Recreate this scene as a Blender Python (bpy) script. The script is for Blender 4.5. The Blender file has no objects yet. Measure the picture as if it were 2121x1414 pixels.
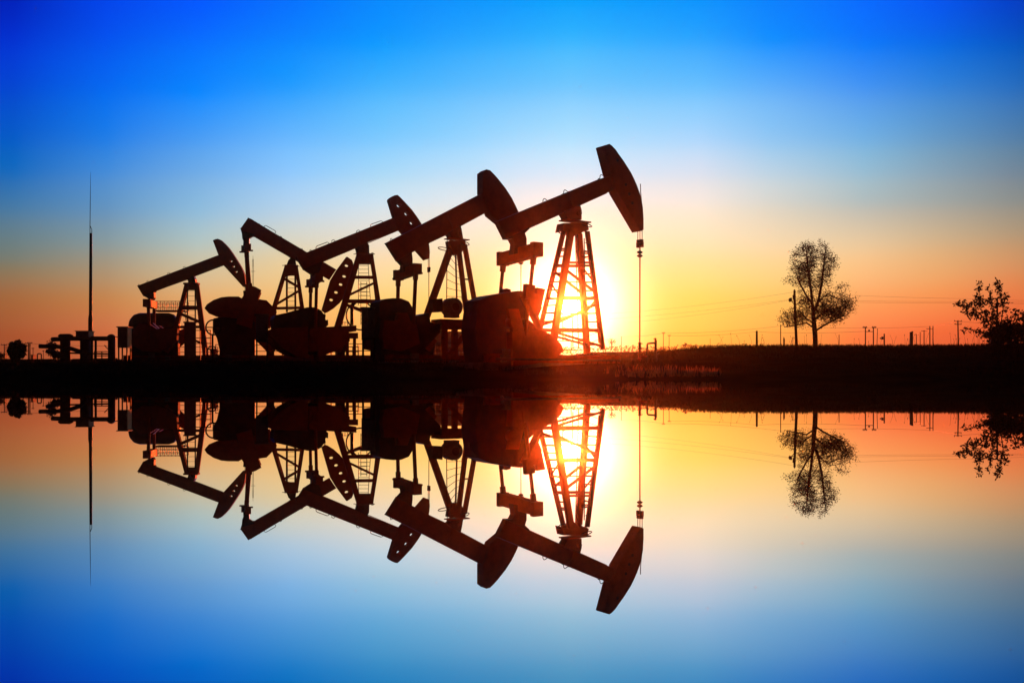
import bpy, math, random
from mathutils import Vector, Matrix, kdtree
from mathutils.geometry import tessellate_polygon
from mathutils.noise import noise as pnoise
random.seed(7)
SC = bpy.context.scene
COL = SC.collection
F = 2062.0            # focal length in photograph pixels
CX, HY = 1060.5, 783.0
CAM = Vector((0.0, 0.0, 0.04))
SUN_AZ = math.atan(119.5/F); SUN_EL = math.atan(147/F)

# ------------------------------------------------------------------ helpers
def at(px, py, Y):
    return Vector(((px-CX)/F*Y, Y, CAM.z+(HY-py)/F*Y))
def tag(o, label=None, cat=None, group=None, kind=None):
    if label: o['label'] = label
    if cat: o['category'] = cat
    if group: o['group'] = group
    if kind: o['kind'] = kind
    return o
def empty(name, loc, rz=0.0):
    o = bpy.data.objects.new(name, None); COL.objects.link(o)
    o.location = loc; o.rotation_euler = (0, 0, rz); o.empty_display_size = .2
    return o

class MB:
    def __init__(s): s.v = []; s.f = []; s.sm = []
    def add(s, vs, fs, smooth=False):
        b = len(s.v); s.v += [tuple(v) for v in vs]
        for q in fs: s.f.append([b+i for i in q]); s.sm.append(smooth)
        return s
    def hexa(s, p):   # 8 corners: 0-3 first end, 4-7 second end
        return s.add(p, [(3,2,1,0),(4,5,6,7),(0,1,5,4),(1,2,6,5),(2,3,7,6),(3,0,4,7)])
    def box(s, x0, x1, y0, y1, z0, z1):
        return s.hexa([(x0,y0,z0),(x1,y0,z0),(x1,y1,z0),(x0,y1,z0),(x0,y0,z1),(x1,y0,z1),(x1,y1,z1),(x0,y1,z1)])
    def bar(s, a, b, w, h=None, ref=(0,1,0), w2=None, h2=None):
        h = w if h is None else h; w2 = w if w2 is None else w2; h2 = h if h2 is None else h2
        a = Vector(a); b = Vector(b); d = (b-a).normalized(); r = Vector(ref)
        u = d.cross(r)
        if u.length < .05: u = d.cross(Vector((1,0,0)))
        u.normalize(); v = d.cross(u).normalized()
        P = []
        for c, ww, hh in ((a, w, h), (b, w2, h2)):
            P += [c-u*ww/2-v*hh/2, c+u*ww/2-v*hh/2, c+u*ww/2+v*hh/2, c-u*ww/2+v*hh/2]
        return s.hexa(P)
    def angle(s, a, b, w, t, ref=(0,1,0)):      # L-section
        a = Vector(a); b = Vector(b); d = (b-a).normalized(); u = d.cross(Vector(ref)).normalized(); v = d.cross(u).normalized()
        s.bar(a, b, w, t, ref)
        o = u*(w/2-t/2)+v*(w/2+t/2-.004)
        s.bar(a+o, b+o, t, w-t, ref)
        return s
    def tube(s, pts, r, n=8, smooth=True, caps=True):
        pts = [Vector(p) for p in pts]; k = len(pts)
        rs = r if isinstance(r, (list, tuple)) else [r]*k
        vs = []; fs = []; pu = None
        for i, p in enumerate(pts):
            d = (pts[min(i+1, k-1)]-pts[max(i-1, 0)])
            if d.length < 1e-9: d = Vector((0,0,1))
            d.normalize()
            if pu is None:
                u = d.cross(Vector((0,1,0)))
                if u.length < .1: u = d.cross(Vector((1,0,0)))
            else: u = pu-d*pu.dot(d)
            u.normalize(); pu = u; v = d.cross(u)
            for j in range(n):
                t = 2*math.pi*j/n
                vs.append(p+(u*math.cos(t)+v*math.sin(t))*rs[i])
        for i in range(k-1):
            for j in range(n):
                fs.append((i*n+j, i*n+(j+1)%n, (i+1)*n+(j+1)%n, (i+1)*n+j))
        s.add(vs, fs, smooth)
        if caps:
            b = len(s.v)-len(vs)
            s.f.append([b+j for j in reversed(range(n))]); s.sm.append(False)
            s.f.append([b+(k-1)*n+j for j in range(n)]); s.sm.append(False)
        return s
    def prism(s, poly, y0, y1, holes=()):        # poly in (x,z), extruded along y
        loops = [list(poly)]+[list(h) for h in holes]
        flat = [p for l in loops for p in l]; n = len(flat)
        tris = tessellate_polygon([[Vector((p[0], p[1], 0)) for p in l] for l in loops])
        vs = [(p[0], y0, p[1]) for p in flat]+[(p[0], y1, p[1]) for p in flat]
        fs = [tuple(t) for t in tris]+[tuple(n+i for i in reversed(t)) for t in tris]
        b = 0
        for l in loops:
            m = len(l)
            for i in range(m):
                j = (i+1) % m
                fs.append((b+i, b+j, n+b+j, n+b+i))
            b += m
        return s.add(vs, fs)
    def ball(s, c, rx, ry, rz, nu=14, nv=9):
        c = Vector(c); vs = []; fs = []
        for i in range(nv+1):
            t = math.pi*i/nv
            for j in range(nu):
                p = 2*math.pi*j/nu
                vs.append(c+Vector((rx*math.sin(t)*math.cos(p), ry*math.sin(t)*math.sin(p), rz*math.cos(t))))
        for i in range(nv):
            for j in range(nu):
                fs.append((i*nu+j, (i+1)*nu+j, (i+1)*nu+(j+1)%nu, i*nu+(j+1)%nu))
        return s.add(vs, fs, True)
    def build(s, name, mat, parent=None, label=None):
        me = bpy.data.meshes.new(name); me.from_pydata(s.v, [], s.f)
        me.polygons.foreach_set('use_smooth', s.sm); me.materials.append(mat); me.update()
        import bmesh
        if len(s.f) < 6000:
            bm = bmesh.new(); bm.from_mesh(me); bmesh.ops.recalc_face_normals(bm, faces=bm.faces); bm.to_mesh(me); bm.free()
        o = bpy.data.objects.new(name, me); COL.objects.link(o)
        if parent is not None: o.parent = parent
        if label: o['label'] = label
        return o

# ------------------------------------------------------------------ materials
def mat(name, c1, c2=None, scale=4.0, rough=.6, metal=0.0, spec=.5, bump=0.0, detail=6, trans=0.0, coord='Object'):
    m = bpy.data.materials.new(name); m.use_nodes = True
    nt = m.node_tree; nd = nt.nodes; ln = nt.links; b = nd['Principled BSDF']
    b.inputs['Roughness'].default_value = rough; b.inputs['Metallic'].default_value = metal
    b.inputs['Specular IOR Level'].default_value = spec
    tc = nd.new('ShaderNodeTexCoord'); n = nd.new('ShaderNodeTexNoise'); n.inputs['Scale'].default_value = scale
    n.inputs['Detail'].default_value = detail; n.inputs['Roughness'].default_value = .65
    ln.new(tc.outputs[coord], n.inputs['Vector'])
    r = nd.new('ShaderNodeValToRGB'); r.color_ramp.elements[0].position = .38; r.color_ramp.elements[1].position = .66
    r.color_ramp.elements[0].color = (*c1, 1); r.color_ramp.elements[1].color = (*(c2 or c1), 1)
    ln.new(n.outputs['Fac'], r.inputs['Fac']); ln.new(r.outputs['Color'], b.inputs['Base Color'])
    if bump:
        bp = nd.new('ShaderNodeBump'); bp.inputs['Strength'].default_value = bump; bp.inputs['Distance'].default_value = .02
        ln.new(n.outputs['Fac'], bp.inputs['Height']); ln.new(bp.outputs['Normal'], b.inputs['Normal'])
    if trans:
        t = nd.new('ShaderNodeBsdfTranslucent'); mx = nd.new('ShaderNodeMixShader'); mx.inputs[0].default_value = trans
        ln.new(r.outputs['Color'], t.inputs['Color'])
        ln.new(b.outputs[0], mx.inputs[1]); ln.new(t.outputs[0], mx.inputs[2])
        ln.new(mx.outputs[0], nd['Material Output'].inputs['Surface'])
    return m
M = {
 'paint':   mat('weathered orange red paint', (.33,.068,.022), (.21,.047,.018), 3.0, .65, spec=.3, bump=.15),
 'paint2':  mat('faded red paint', (.30,.06,.022), (.12,.03,.016), 5.0, .65, spec=.3, bump=.15),
 'brown':   mat('dirty ochre paint', (.22,.085,.03), (.09,.035,.016), 2.2, .6, bump=.15),
 'steel':   mat('dark oily steel', (.05,.035,.03), (.09,.05,.035), 6.0, .45, .6),
 'cable':   mat('steel cable', (.10,.06,.045), (.16,.07,.04), 12.0, .45, .7),
 'grey':    mat('grey green cabinet paint', (.17,.21,.19), (.10,.13,.12), 4.0, .5),
 'conc':    mat('stained concrete', (.22,.18,.15), (.13,.11,.09), 3.0, .9, bump=.3),
 'tank':    mat('dark tank paint', (.05,.045,.045), (.09,.06,.05), 2.0, .5),
 'pipe':    mat('lagged pipe', (.06,.05,.045), (.11,.075,.055), 5.0, .7, bump=.3),
 'wood':    mat('weathered pole wood', (.10,.065,.045), (.05,.035,.025), 6.0, .85, bump=.3),
 'bark':    mat('tree bark', (.06,.04,.03), (.03,.022,.018), 8.0, .9, bump=.4),
 'leaf':    mat('autumn leaf', (.07,.055,.02), (.05,.028,.012), 1.5, .7, trans=.22),
 'leafd':   mat('dark leaf', (.035,.04,.015), (.05,.03,.012), 1.5, .7, trans=.12),
 'grass':   mat('dry bank grass', (.065,.04,.018), (.04,.024,.011), .8, .85, spec=.1, trans=.14),
 'turf':    mat('dark shore turf', (.05,.034,.018), (.025,.015,.008), .8, .9, spec=.05, trans=.04),
 'gear':    mat('greasy dark housing', (.045,.03,.024), (.09,.04,.025), 2.5, .6, spec=.3, bump=.2),
 'glint_reed':    mat('orange glint blade', (.60,.26,.10), (.42,.15,.06), 2.0, .8, trans=.88),  # warm see-through blades, coloured to pass for sun glints on water
 'shed':    mat('grey metal siding', (.24,.26,.27), (.17,.18,.19), 2.0, .6),
 'porc':    mat('porcelain insulator', (.16,.09,.06), (.12,.06,.04), 6.0, .25),
 'earth':   mat('dark bank earth', (.05,.022,.009), (.024,.011,.006), .35, .95, spec=0, bump=.5, detail=12),
}

# ------------------------------------------------------------------ camera
cd = bpy.data.cameras.new('camera'); cam = bpy.data.objects.new('camera', cd); COL.objects.link(cam)
cam.location = CAM; cam.rotation_euler = (math.radians(90), 0, 0)
cd.sensor_width = 36.0; cd.lens = F/2121*36; cd.shift_y = (HY-707)/2121
cd.clip_start = .01; cd.clip_end = 6000
SC.camera = cam

# ------------------------------------------------------------------ world: dusk sky graded by elevation and by bearing from the sun
def lin(c):
    return tuple(((v/255)/12.92 if v/255 <= .04045 else ((v/255+.055)/1.055)**2.4) for v in c)
SKY = [  # photo column, then (row, sRGB)
 (-120, [(10,(0,26,170)),(100,(0,45,195)),(200,(0,65,195)),(300,(0,82,180)),(370,(22,95,165)),(450,(68,110,138)),(540,(108,112,100)),(600,(140,96,62)),(680,(146,78,44)),(720,(140,70,40))]),
 (30, [(10,(0,36,190)),(100,(0,55,212)),(200,(0,75,208)),(300,(0,95,198)),(370,(35,110,185)),(450,(85,125,155)),(540,(125,125,110)),(600,(162,110,70)),(680,(170,90,50)),(720,(165,80,45))]),
 (220, [(10,(0,70,235)),(100,(0,88,240)),(200,(0,110,240)),(300,(36,128,228)),(370,(76,142,211)),(450,(110,149,182)),(520,(148,152,144)),(600,(190,138,90)),(680,(205,113,68)),(720,(198,102,60))]),
 (410, [(10,(0,90,255)),(100,(0,115,255)),(200,(12,138,255)),(300,(80,160,242)),(370,(118,175,228)),(450,(150,190,215)),(520,(190,195,180)),(600,(225,180,125)),(680,(235,150,90)),(720,(225,130,78))]),
 (600, [(10,(0,115,255)),(100,(0,138,255)),(200,(48,162,255)),(300,(112,188,255)),(370,(150,203,250)),(450,(192,213,226)),(520,(225,210,175)),(600,(243,195,125)),(680,(242,168,92)),(720,(235,150,80))]),
 (790, [(10,(0,140,255)),(100,(10,158,255)),(200,(80,185,255)),(300,(130,205,255)),(370,(175,220,246)),(430,(212,228,235)),(520,(242,222,188)),(600,(252,212,135)),(680,(250,190,100)),(720,(250,180,85))]),
 (1180, [(10,(0,164,255)),(100,(66,186,255)),(200,(125,205,255)),(300,(180,228,255)),(370,(220,236,246)),(430,(246,240,222)),(500,(252,238,188)),(560,(255,232,145)),(640,(255,225,105)),(700,(255,200,80))]),
 (1450, [(10,(0,150,255)),(100,(56,170,255)),(200,(118,198,255)),(300,(178,218,252)),(370,(222,228,236)),(430,(246,234,215)),(520,(255,230,172)),(600,(255,222,116)),(680,(255,205,88)),(720,(255,185,70))]),
 (1590, [(10,(0,132,255)),(100,(30,150,255)),(200,(105,182,250)),(300,(150,202,242)),(370,(195,214,225)),(430,(222,216,200)),(520,(250,218,165)),(600,(255,206,114)),(680,(255,181,82)),(720,(255,160,70))]),
 (1790, [(10,(0,108,255)),(100,(8,125,250)),(200,(78,155,240)),(300,(120,180,225)),(370,(158,190,206)),(430,(188,190,182)),(520,(240,200,150)),(600,(254,175,108)),(680,(254,135,75)),(720,(245,115,60))]),
 (1940, [(10,(0,88,240)),(100,(0,110,228)),(200,(62,137,215)),(300,(108,156,195)),(370,(143,165,178)),(430,(172,170,160)),(510,(218,178,132)),(590,(243,160,95)),(670,(247,120,65)),(720,(235,100,55))]),
 (2090, [(10,(0,66,200)),(100,(0,92,198)),(200,(50,116,190)),(300,(92,132,168)),(370,(125,140,152)),(430,(152,148,138)),(500,(192,154,116)),(570,(225,142,88)),(650,(237,108,58)),(720,(220,88,48))]),
 (2240, [(10,(0,48,160)),(100,(0,70,160)),(200,(30,92,155)),(300,(70,108,140)),(370,(100,118,130)),(430,(130,128,118)),(500,(165,132,98)),(570,(195,122,72)),(650,(210,92,46)),(720,(195,74,38))]),
]
def build_world():
    w = bpy.data.worlds.new('World'); SC.world = w; w.use_nodes = True
    nt = w.node_tree; nd = nt.nodes; ln = nt.links; nd.clear()
    out = nd.new('ShaderNodeOutputWorld')
    def math_(op, a, b=None, clamp=False):
        n = nd.new('ShaderNodeMath'); n.operation = op; n.use_clamp = clamp
        for i, x in enumerate((a, b)):
            if x is None: continue
            if isinstance(x, (int, float)): n.inputs[i].default_value = x
            else: ln.new(x, n.inputs[i])
        return n.outputs[0]
    tc = nd.new('ShaderNodeTexCoord'); sx = nd.new('ShaderNodeSeparateXYZ'); ln.new(tc.outputs['Generated'], sx.inputs[0])
    X, Y, Z = sx.outputs
    hor = math_('SQRT', math_('ADD', math_('MULTIPLY', X, X), math_('MULTIPLY', Y, Y)))
    elev = math_('ARCTAN2', Z, hor)
    az = math_('ARCTAN2', X, Y)
    S = Vector((math.sin(SUN_AZ)*math.cos(SUN_EL), math.cos(SUN_AZ)*math.cos(SUN_EL), math.sin(SUN_EL)))
    dp = nd.new('ShaderNodeVectorMath'); dp.operation = 'DOT_PRODUCT'; ln.new(tc.outputs['Generated'], dp.inputs[0]); dp.inputs[1].default_value = S
    ang = math_('ARCCOSINE', math_('MINIMUM', dp.outputs['Value'], .9999999))
    EMAX = .9
    prev = None; paz = 0
    ef = math_('DIVIDE', math_('MAXIMUM', elev, 0.0), EMAX)
    for col, rows in SKY:
        a = math.atan((col-CX)/F)
        r = nd.new('ShaderNodeValToRGB'); cr = r.color_ramp; cr.interpolation = 'CARDINAL'
        st = [(math.atan((HY-y)/F*math.cos(a))/EMAX, lin(c)) for y, c in rows]
        st.sort(key=lambda q: q[0])
        top = st[-1][1]; st.append((st[-1][0]+.03, top)); st.append((.58, tuple(v*.12 for v in top))); st.append((1.0, tuple(v*.02 for v in top)))
        while len(cr.elements) < len(st): cr.elements.new(.5)
        for e, (p, c) in zip(cr.elements, st): e.position = p; e.color = (*c, 1)
        ln.new(ef, r.inputs['Fac'])
        if prev is None: prev = r.outputs['Color']
        else:
            mr = nd.new('ShaderNodeMapRange'); mr.inputs['From Min'].default_value = paz; mr.inputs['From Max'].default_value = a
            mr.interpolation_type = 'LINEAR'
            ln.new(az, mr.inputs['Value'])
            mx = nd.new('ShaderNodeMix'); mx.data_type = 'RGBA'; ln.new(mr.outputs[0], mx.inputs['Factor'])
            ln.new(prev, mx.inputs[6]); ln.new(r.outputs['Color'], mx.inputs[7]); prev = mx.outputs[2]
        paz = a
    # the sky away from the sunset is dim
    fr = nd.new('ShaderNodeMapRange'); fr.interpolation_type = 'SMOOTHSTEP'
    for k, v in (('From Min', .56), ('From Max', 1.0), ('To Min', 1.0), ('To Max', BACK)): fr.inputs[k].default_value = v
    ln.new(ang, fr.inputs['Value'])
    base = nd.new('ShaderNodeBackground'); ln.new(prev, base.inputs['Color']); ln.new(fr.outputs[0], base.inputs['Strength'])
    # aureole and the sun's disc
    def gauss(sig, k):
        q = math_('DIVIDE', ang, sig)
        return math_('MULTIPLY', math_('EXPONENT', math_('MULTIPLY', math_('MULTIPLY', q, q), -1.0)), k)
    g1 = nd.new('ShaderNodeBackground'); g1.inputs['Color'].default_value = (1, .86, .48, 1); ln.new(gauss(.055, GLOW[0]), g1.inputs['Strength'])
    g2 = nd.new('ShaderNodeBackground'); g2.inputs['Color'].default_value = (1, .94, .82, 1); ln.new(gauss(.047, GLOW[1]), g2.inputs['Strength'])
    disc = nd.new('ShaderNodeMapRange'); disc.interpolation_type = 'SMOOTHSTEP'
    for k, v in (('From Min', .007), ('From Max', .012), ('To Min', 8.0), ('To Max', 0.0)): disc.inputs[k].default_value = v
    ln.new(ang, disc.inputs['Value'])
    g3 = nd.new('ShaderNodeBackground'); g3.inputs['Color'].default_value = (1, .95, .8, 1); ln.new(disc.outputs[0], g3.inputs['Strength'])
    sky = nd.new('ShaderNodeTexSky'); sky.sky_type = 'NISHITA'; sky.sun_disc = False
    sky.sun_elevation = SUN_EL; sky.sun_rotation = SUN_AZ
    ns = nd.new('ShaderNodeBackground'); ln.new(sky.outputs[0], ns.inputs['Color']); ns.inputs['Strength'].default_value = .00015
    acc = base.outputs[0]
    for g in (g1, g2, g3, ns):
        ad = nd.new('ShaderNodeAddShader'); ln.new(acc, ad.inputs[0]); ln.new(g.outputs[0], ad.inputs[1]); acc = ad.outputs[0]
    ln.new(acc, out.inputs['Surface'])
BACK = .010
GLOW = (.12, 2.3)
build_world()

sd = bpy.data.lights.new('sun', 'SUN'); so = bpy.data.objects.new('sun', sd); COL.objects.link(so)
sd.energy = 5.0; sd.angle = math.radians(.53); sd.color = (1.0, .088, .008)
so.rotation_euler = Vector((-math.sin(SUN_AZ)*math.cos(SUN_EL), -math.cos(SUN_AZ)*math.cos(SUN_EL), -math.sin(SUN_EL))).to_track_quat('-Z', 'Y').to_euler()
so.location = (5, 90, 30)

# ------------------------------------------------------------------ ground and water
def sstep(a, b, x):
    t = min(1, max(0, (x-a)/(b-a))); return t*t*(3-2*t)
def shore(x):
    return 35.4+.9*pnoise((x*.11, 3.1, 0))+.35*pnoise((x*.5, 9.1, 0))
def gz(x, y):
    s = y-shore(x)
    if s < 0: z = max(-1.2, s*.16)
    elif s < 2.2: z = .30*s/2.2
    else: z = .30+.37*sstep(2.2, 6.6, s)
    if y > 42: z = .67+.0235*(min(y, 80)-42)
    crest = .50*sstep(1.5, 5, x)+.31*sstep(7.5, 13, x)
    crest += .10*sstep(24, 34, x)
    z += crest*sstep(52, 58.5, y)*(1-.75*sstep(62, 72, y))
    if y > 36.5: z += .05*pnoise((x*.35, y*.35, 1.7))+.03*pnoise((x*1.3, y*1.3, 5.7))
    return z
xs = [-600,-400,-250,-160,-110,-80,-60]+[-48+i*.6 for i in range(int(96/.6)+1)]+[60,80,110,160,250,400,600]
ys = [-150,-60,0,20,30]+[33+i*.25 for i in range(60)]+[48+i*.6 for i in range(60)]+[86,92,100,115,140,180,240,320,400,500]
g = MB(); nx = len(xs)
g.v = [(x, y, gz(x, y)) for y in ys for x in xs]
g.f = [(j*nx+i, j*nx+i+1, (j+1)*nx+i+1, (j+1)*nx+i) for j in range(len(ys)-1) for i in range(nx-1)]
g.sm = [True]*len(g.f)
tag(g.build('ground', M['earth']), kind='structure')

wm = bpy.data.materials.new('still water'); wm.use_nodes = True
wn = wm.node_tree.nodes; wl = wm.node_tree.links; wn.clear()   # reflectance falls as the view steepens, as on real water
wo = wn.new('ShaderNodeOutputMaterial'); wg = wn.new('ShaderNodeBsdfGlossy'); wg.inputs['Roughness'].default_value = 0.0
lw = wn.new('ShaderNodeLayerWeight'); lw.inputs['Blend'].default_value = .5
wr = wn.new('ShaderNodeValToRGB'); el = wr.color_ramp.elements
for k, (p, c) in enumerate(((0, .04), (.55, .22), (.71, .52), (.79, .74), (.86, .91), (.93, .97), (1, .99))):
    e = el[k] if k < 2 else el.new(p)
    e.position = p; e.color = (c, c, c, 1)
wl.new(lw.outputs['Facing'], wr.inputs['Fac']); wl.new(wr.outputs['Color'], wg.inputs['Color']); wl.new(wg.outputs[0], wo.inputs['Surface'])
tag(MB().add([(-600,-150,0),(600,-150,0),(600,37.5,0),(-600,37.5,0)], [(0,1,2,3)]).build('water', wm), kind='structure')

# ------------------------------------------------------------------ pump jacks
class Jack:
    def __init__(s, px, d, phi, basepy, z0):
        s.O = Vector(((px-CX)/F*d, d, z0)); s.d = d
        t = math.radians(90-phi); s.rz = t
        s.R = Matrix.Rotation(-t, 3, 'Z')
        s.c = s.R @ (CAM-s.O); s.px = px
    def at(s, px, py, y=0.0):
        dr = s.R @ Vector(((px-CX)/F, 1.0, (HY-py)/F))
        t = (y-s.c.y)/dr.y
        return s.c+dr*t
    def xz(s, poly, y): return [(lambda q: (q.x, q.z))(s.at(a, b, y)) for a, b in poly]

def Z(sc, ox, oy, pts): return [(ox+a/sc, oy+b/sc) for a, b in pts]

def holes_round(j, cs, r, y, squash=1.0):
    out = []
    for a, b in cs:
        q = j.at(a, b, y)
        out.append([(q.x+r*math.cos(t*math.pi/5), q.z+r*squash*math.sin(t*math.pi/5)) for t in range(10)])
    return out

def make_jack(c):
    j = Jack(c['px'], c['d'], c['phi'], 0, c['z0'])
    root = empty('pump_jack', j.O, j.rz)
    tag(root, c['label'], 'pump jack', 'oil pump jacks standing in a row')
    m = c.get('mat', M['paint']); w = c.get('bw', .36); sc = c['d']/F
    # walking beam: web between two flanges
    bp = c['beam']; poly = j.xz(bp, -w/2); b = MB()
    b.prism(poly, -w/2+.03, w/2-.03)
    for i0, i1 in c['flanges']:
        p0, p1 = poly[i0], poly[i1]
        b.bar((p0[0], 0, p0[1]), (p1[0], 0, p1[1]), .035, w, ref=(0,1,0))
    for t in c.get('bands', ()):
        q = [j.at(*p, -w/2) for p in t]
        b.bar((q[0].x, 0, q[0].z), (q[1].x, 0, q[1].z), .16, w+.05)
    b.build('walking_beam', m, root)
    for l in c.get('loops', ()):
        pts = [j.at(a, bb, c.get('loopy', 0)) for a, bb in l]
        MB().tube(pts, .018, 6).build('lifting_eye', M['steel'], root)
    # horse head
    hw = c.get('hw', .5)
    h = MB(); hp = j.xz(c['head'], -hw/2); hl = holes_round(j, c.get('holes', ()), c.get('hr', .11), -hw/2, .75)
    h.prism(hp, -hw/2, hw/2, hl)
    ho = h.build('horse_head', m, root)
    if c.get('patch'):
        for a, bb in c['patch']:
            q = j.at(a, bb, -hw/2); MB().tube([(q.x, -hw/2-.015, q.z), (q.x, -hw/2+.02, q.z)], .07, 10).build('bolt_plate', M['steel'], ho)
    # saddle bearing & tail bearing
    sb = MB(); sb.prism(j.xz(c['saddle'], -.22), -.22, .22); q = j.at(*c['pivot'], 0)
    sb.tube([(q.x, -.34, q.z), (q.x, .34, q.z)], .11, 14); sb.build('saddle_bearing', M['steel'], root)
    tb = MB(); tb.prism(j.xz(c['tail'], -.18), -.18, .18); tb.build('tail_bearing', M['steel'], root)
    # equalizer
    eh = c.get('eh', 1.15); n = j.at(*c['eqn'], -eh); f = j.at(*c['eqf'], eh)
    e = MB(); e.bar(f, n, c.get('eqh', .42), c.get('eqw', .34), ref=(1,0,0))
    for q in (n, f):
        e.bar(q+Vector((0,-.12,.02)), q+Vector((0,.12,.02)), c.get('eqh', .42)+.06, c.get('eqw', .34)+.05, ref=(1,0,0))
        e.tube([q+Vector((-.28,0,-.16)), q+Vector((.28,0,-.16))], .05, 8)
    for k in range(9):
        q = f.lerp(n, .12+.095*k)+Vector((.1, 0, -c.get('eqh', .42)/2-.02)); e.tube([q, q+Vector((0,0,.05))], .03, 6)
    e.build('equalizer', m, root)
    # pitman arms
    for (t, bt), s in ((c['pitn'], -1), (c['pitf'], 1)):
        a = j.at(*t, s*(eh-.05)); d = j.at(*bt, s*(eh-.05)); p = MB()
        p.tube([a, d], c.get('pr', .07), 10); p.bar(d-(d-a).normalized()*.32, d+(d-a).normalized()*.12, .26, .16)
        p.bar(a, a+(d-a).normalized()*.3, .2, .14)
        p.build('pitman_arm', m, root)
    # cranks and counterweights
    ck = j.xz(c['crank'], -.95)
    for s in (-1, 1):
        k = MB().prism(ck, s*.95-.09, s*.95+.09)
        q = j.at(*c['hub'], -.95); k.tube([(q.x, s*.95-.2, q.z), (q.x, s*.95+.2, q.z)], .24, 16)
        ko = k.build('crank', m, root)
        for wp in c['weights']:
            pw = j.xz(wp, -.95); wgt = MB().prism(pw, s*.95-.2, s*.95+.2)
            cx = sum(p[0] for p in pw)/len(pw); cz = sum(p[1] for p in pw)/len(pw)
            for p in pw[::2]:
                x = p[0]+(cx-p[0])*.3; z = p[1]+(cz-p[1])*.3
                wgt.tube([(x, s*.95-.225, z), (x, s*.95-.19, z)], .05, 8)
            wgt.build('counterweight', M['paint'], ko)
    hubq = j.at(*c['hub'], 0); gy = c.get('gy', .52); gb = MB().prism(j.xz(c['gear'], -gy), -gy, gy)
    gb.tube([(hubq.x, -.9, hubq.z), (hubq.x, .9, hubq.z)], .12, 12); gb.build('gearbox', M['gear'], root)
    # samson post
    legs = []
    for t, ty, bt, by, wl, wt in c['legs']:
        legs.append((j.at(*t, ty), j.at(*bt, by), t[1], bt[1], wl, wt))
    sp = MB(); ref = (0, 1, 0)
    for a, d, _, _, wl, wt in legs:
        if c.get('round'): sp.tube([a, d], wl/2, 10)
        else: sp.bar(a, d, wl, wt)
    def on(i, py):
        a, d, y0, y1, _, _ = legs[i]; return a.lerp(d, (py-y0)/(y1-y0))
    for i, pi, k, pk, wd in c['braces']:
        sp.bar(on(i, pi), on(k, pk), wd, .06, ref=(0,1,0) if abs(on(i,pi).y-on(k,pk).y) < .5 else (0,0,1))
    if 'gusset' in c: sp.prism(j.xz(c['gusset'], -.2), -.24, .24)
    so_ = sp.build('samson_post', m, root)
    q0, q1 = j.at(*c['cap'][0], 0), j.at(*c['cap'][1], 0)
    MB().box(q0.x, q1.x, -.26, .26, q1.z, q0.z).build('cap_plate', m, so_)
    for l in c.get('hoops', ()):
        (a, bb), r = l; q = j.at(a, bb, -.25)
        pts = [q+Vector((r*math.cos(t*.5236), r*.8*math.sin(t*.5236), .11*math.sin(t*.5236))) for t in range(13)]
        MB().tube(pts, .022, 6, caps=False).build('guard_hoop', M['steel'], so_)
    for (l0, l1, r0, r1, y, n) in c['ladders']:
        a, d, a2, d2 = j.at(*l0, y), j.at(*l1, y), j.at(*r0, y), j.at(*r1, y)
        ld = MB(); lr = c.get('lr', .025); ld.tube([a, d], lr, 6); ld.tube([a2, d2], lr, 6)
        for k in range(n):
            t = (k+.5)/n; ld.tube([a.lerp(d, t), a2.lerp(d2, t)], .013, 5)
        ld.build('ladder', M['steel'], so_)
    # bridle, carrier bar, clamps, polished rod
    br = c['bridle']; top, car = br['top'], br['car']
    for o in br.get('o', (-.09, .09)):
        a = j.at(*top, 0); d = j.at(*car, 0); MB().tube([a+Vector((0, o, .1)), d+Vector((0, o, 0))], .018, 6).build('bridle_cable', M['cable'], root)
    if 'spur' in br: MB().tube([j.at(*p, 0) for p in br['spur']], .02, 6).build('loose_cable', M['cable'], root)
    d = j.at(*car, 0); cb = MB(); s = br.get('s', 1)
    cb.box(d.x-.11*s, d.x+.11*s, -.2*s, .2*s, d.z-.17*s, d.z+.03)
    cb.box(d.x-.08*s, d.x+.08*s, -.26*s, -.09*s, d.z-.44*s, d.z-.12*s); cb.box(d.x-.08*s, d.x+.08*s, .09*s, .26*s, d.z-.44*s, d.z-.12*s)
    cb.build('carrier_bar', M['steel'], root)
    rod = MB(); e2 = j.at(*br['end'], 0); rod.tube([d, e2], br.get('r', .022), 8)
    for cl in br.get('clamps', ()):
        q = j.at(*cl, 0); rod.tube([q+Vector((0,0,.07)), q+Vector((0,0,.02)), q+Vector((0,0,-.02)), q+Vector((0,0,-.07))], [.05,.13,.13,.05], 10)
    rod.build('polished_rod', M['cable'], root)
    # skid frame
    x0, x1 = c['skid']; a = j.at(x0, 0, 0); 
    xa, xb = j.at(x0, 745, 0).x, j.at(x1, 745, 0).x
    sk = MB()
    for s in (-1, 1):
        sk.box(xa, xb, s*.62-.1, s*.62+.1, .28, .34); sk.box(xa, xb, s*.62-.1, s*.62+.1, .0, .06); sk.box(xa+.02, xb-.02, s*.62-.02, s*.62+.02, .06, .28)
    nb = max(3, int((xb-xa)/1.2))
    for k in range(nb+1):
        x = xa+.1+(xb-xa-.2)*k/nb; sk.box(x-.07, x+.07, -.6, .6, .1, .27)
    sk.build('base_frame', M['paint2'], root)
    MB().box(xa-.3, xb+.3, -1.0, 1.0, -.6, -.004).build('foundation', M['conc'], root)
    rr_ = random.Random(int(c['d']*10)); ya = 1.35
    ra, rb = xa+c.get('rail', (.1, 1.0))[0]*(xb-xa), xa+c.get('rail', (.1, 1.0))[1]*(xb-xa); n_ = max(3, int((rb-ra)/.9)); rl = MB()
    for k in range(n_+1):
        x = ra+(rb-ra)*k/n_; rl.tube([(x, ya, -.3), (x, ya, 1.0)], .024, 6)
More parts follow.
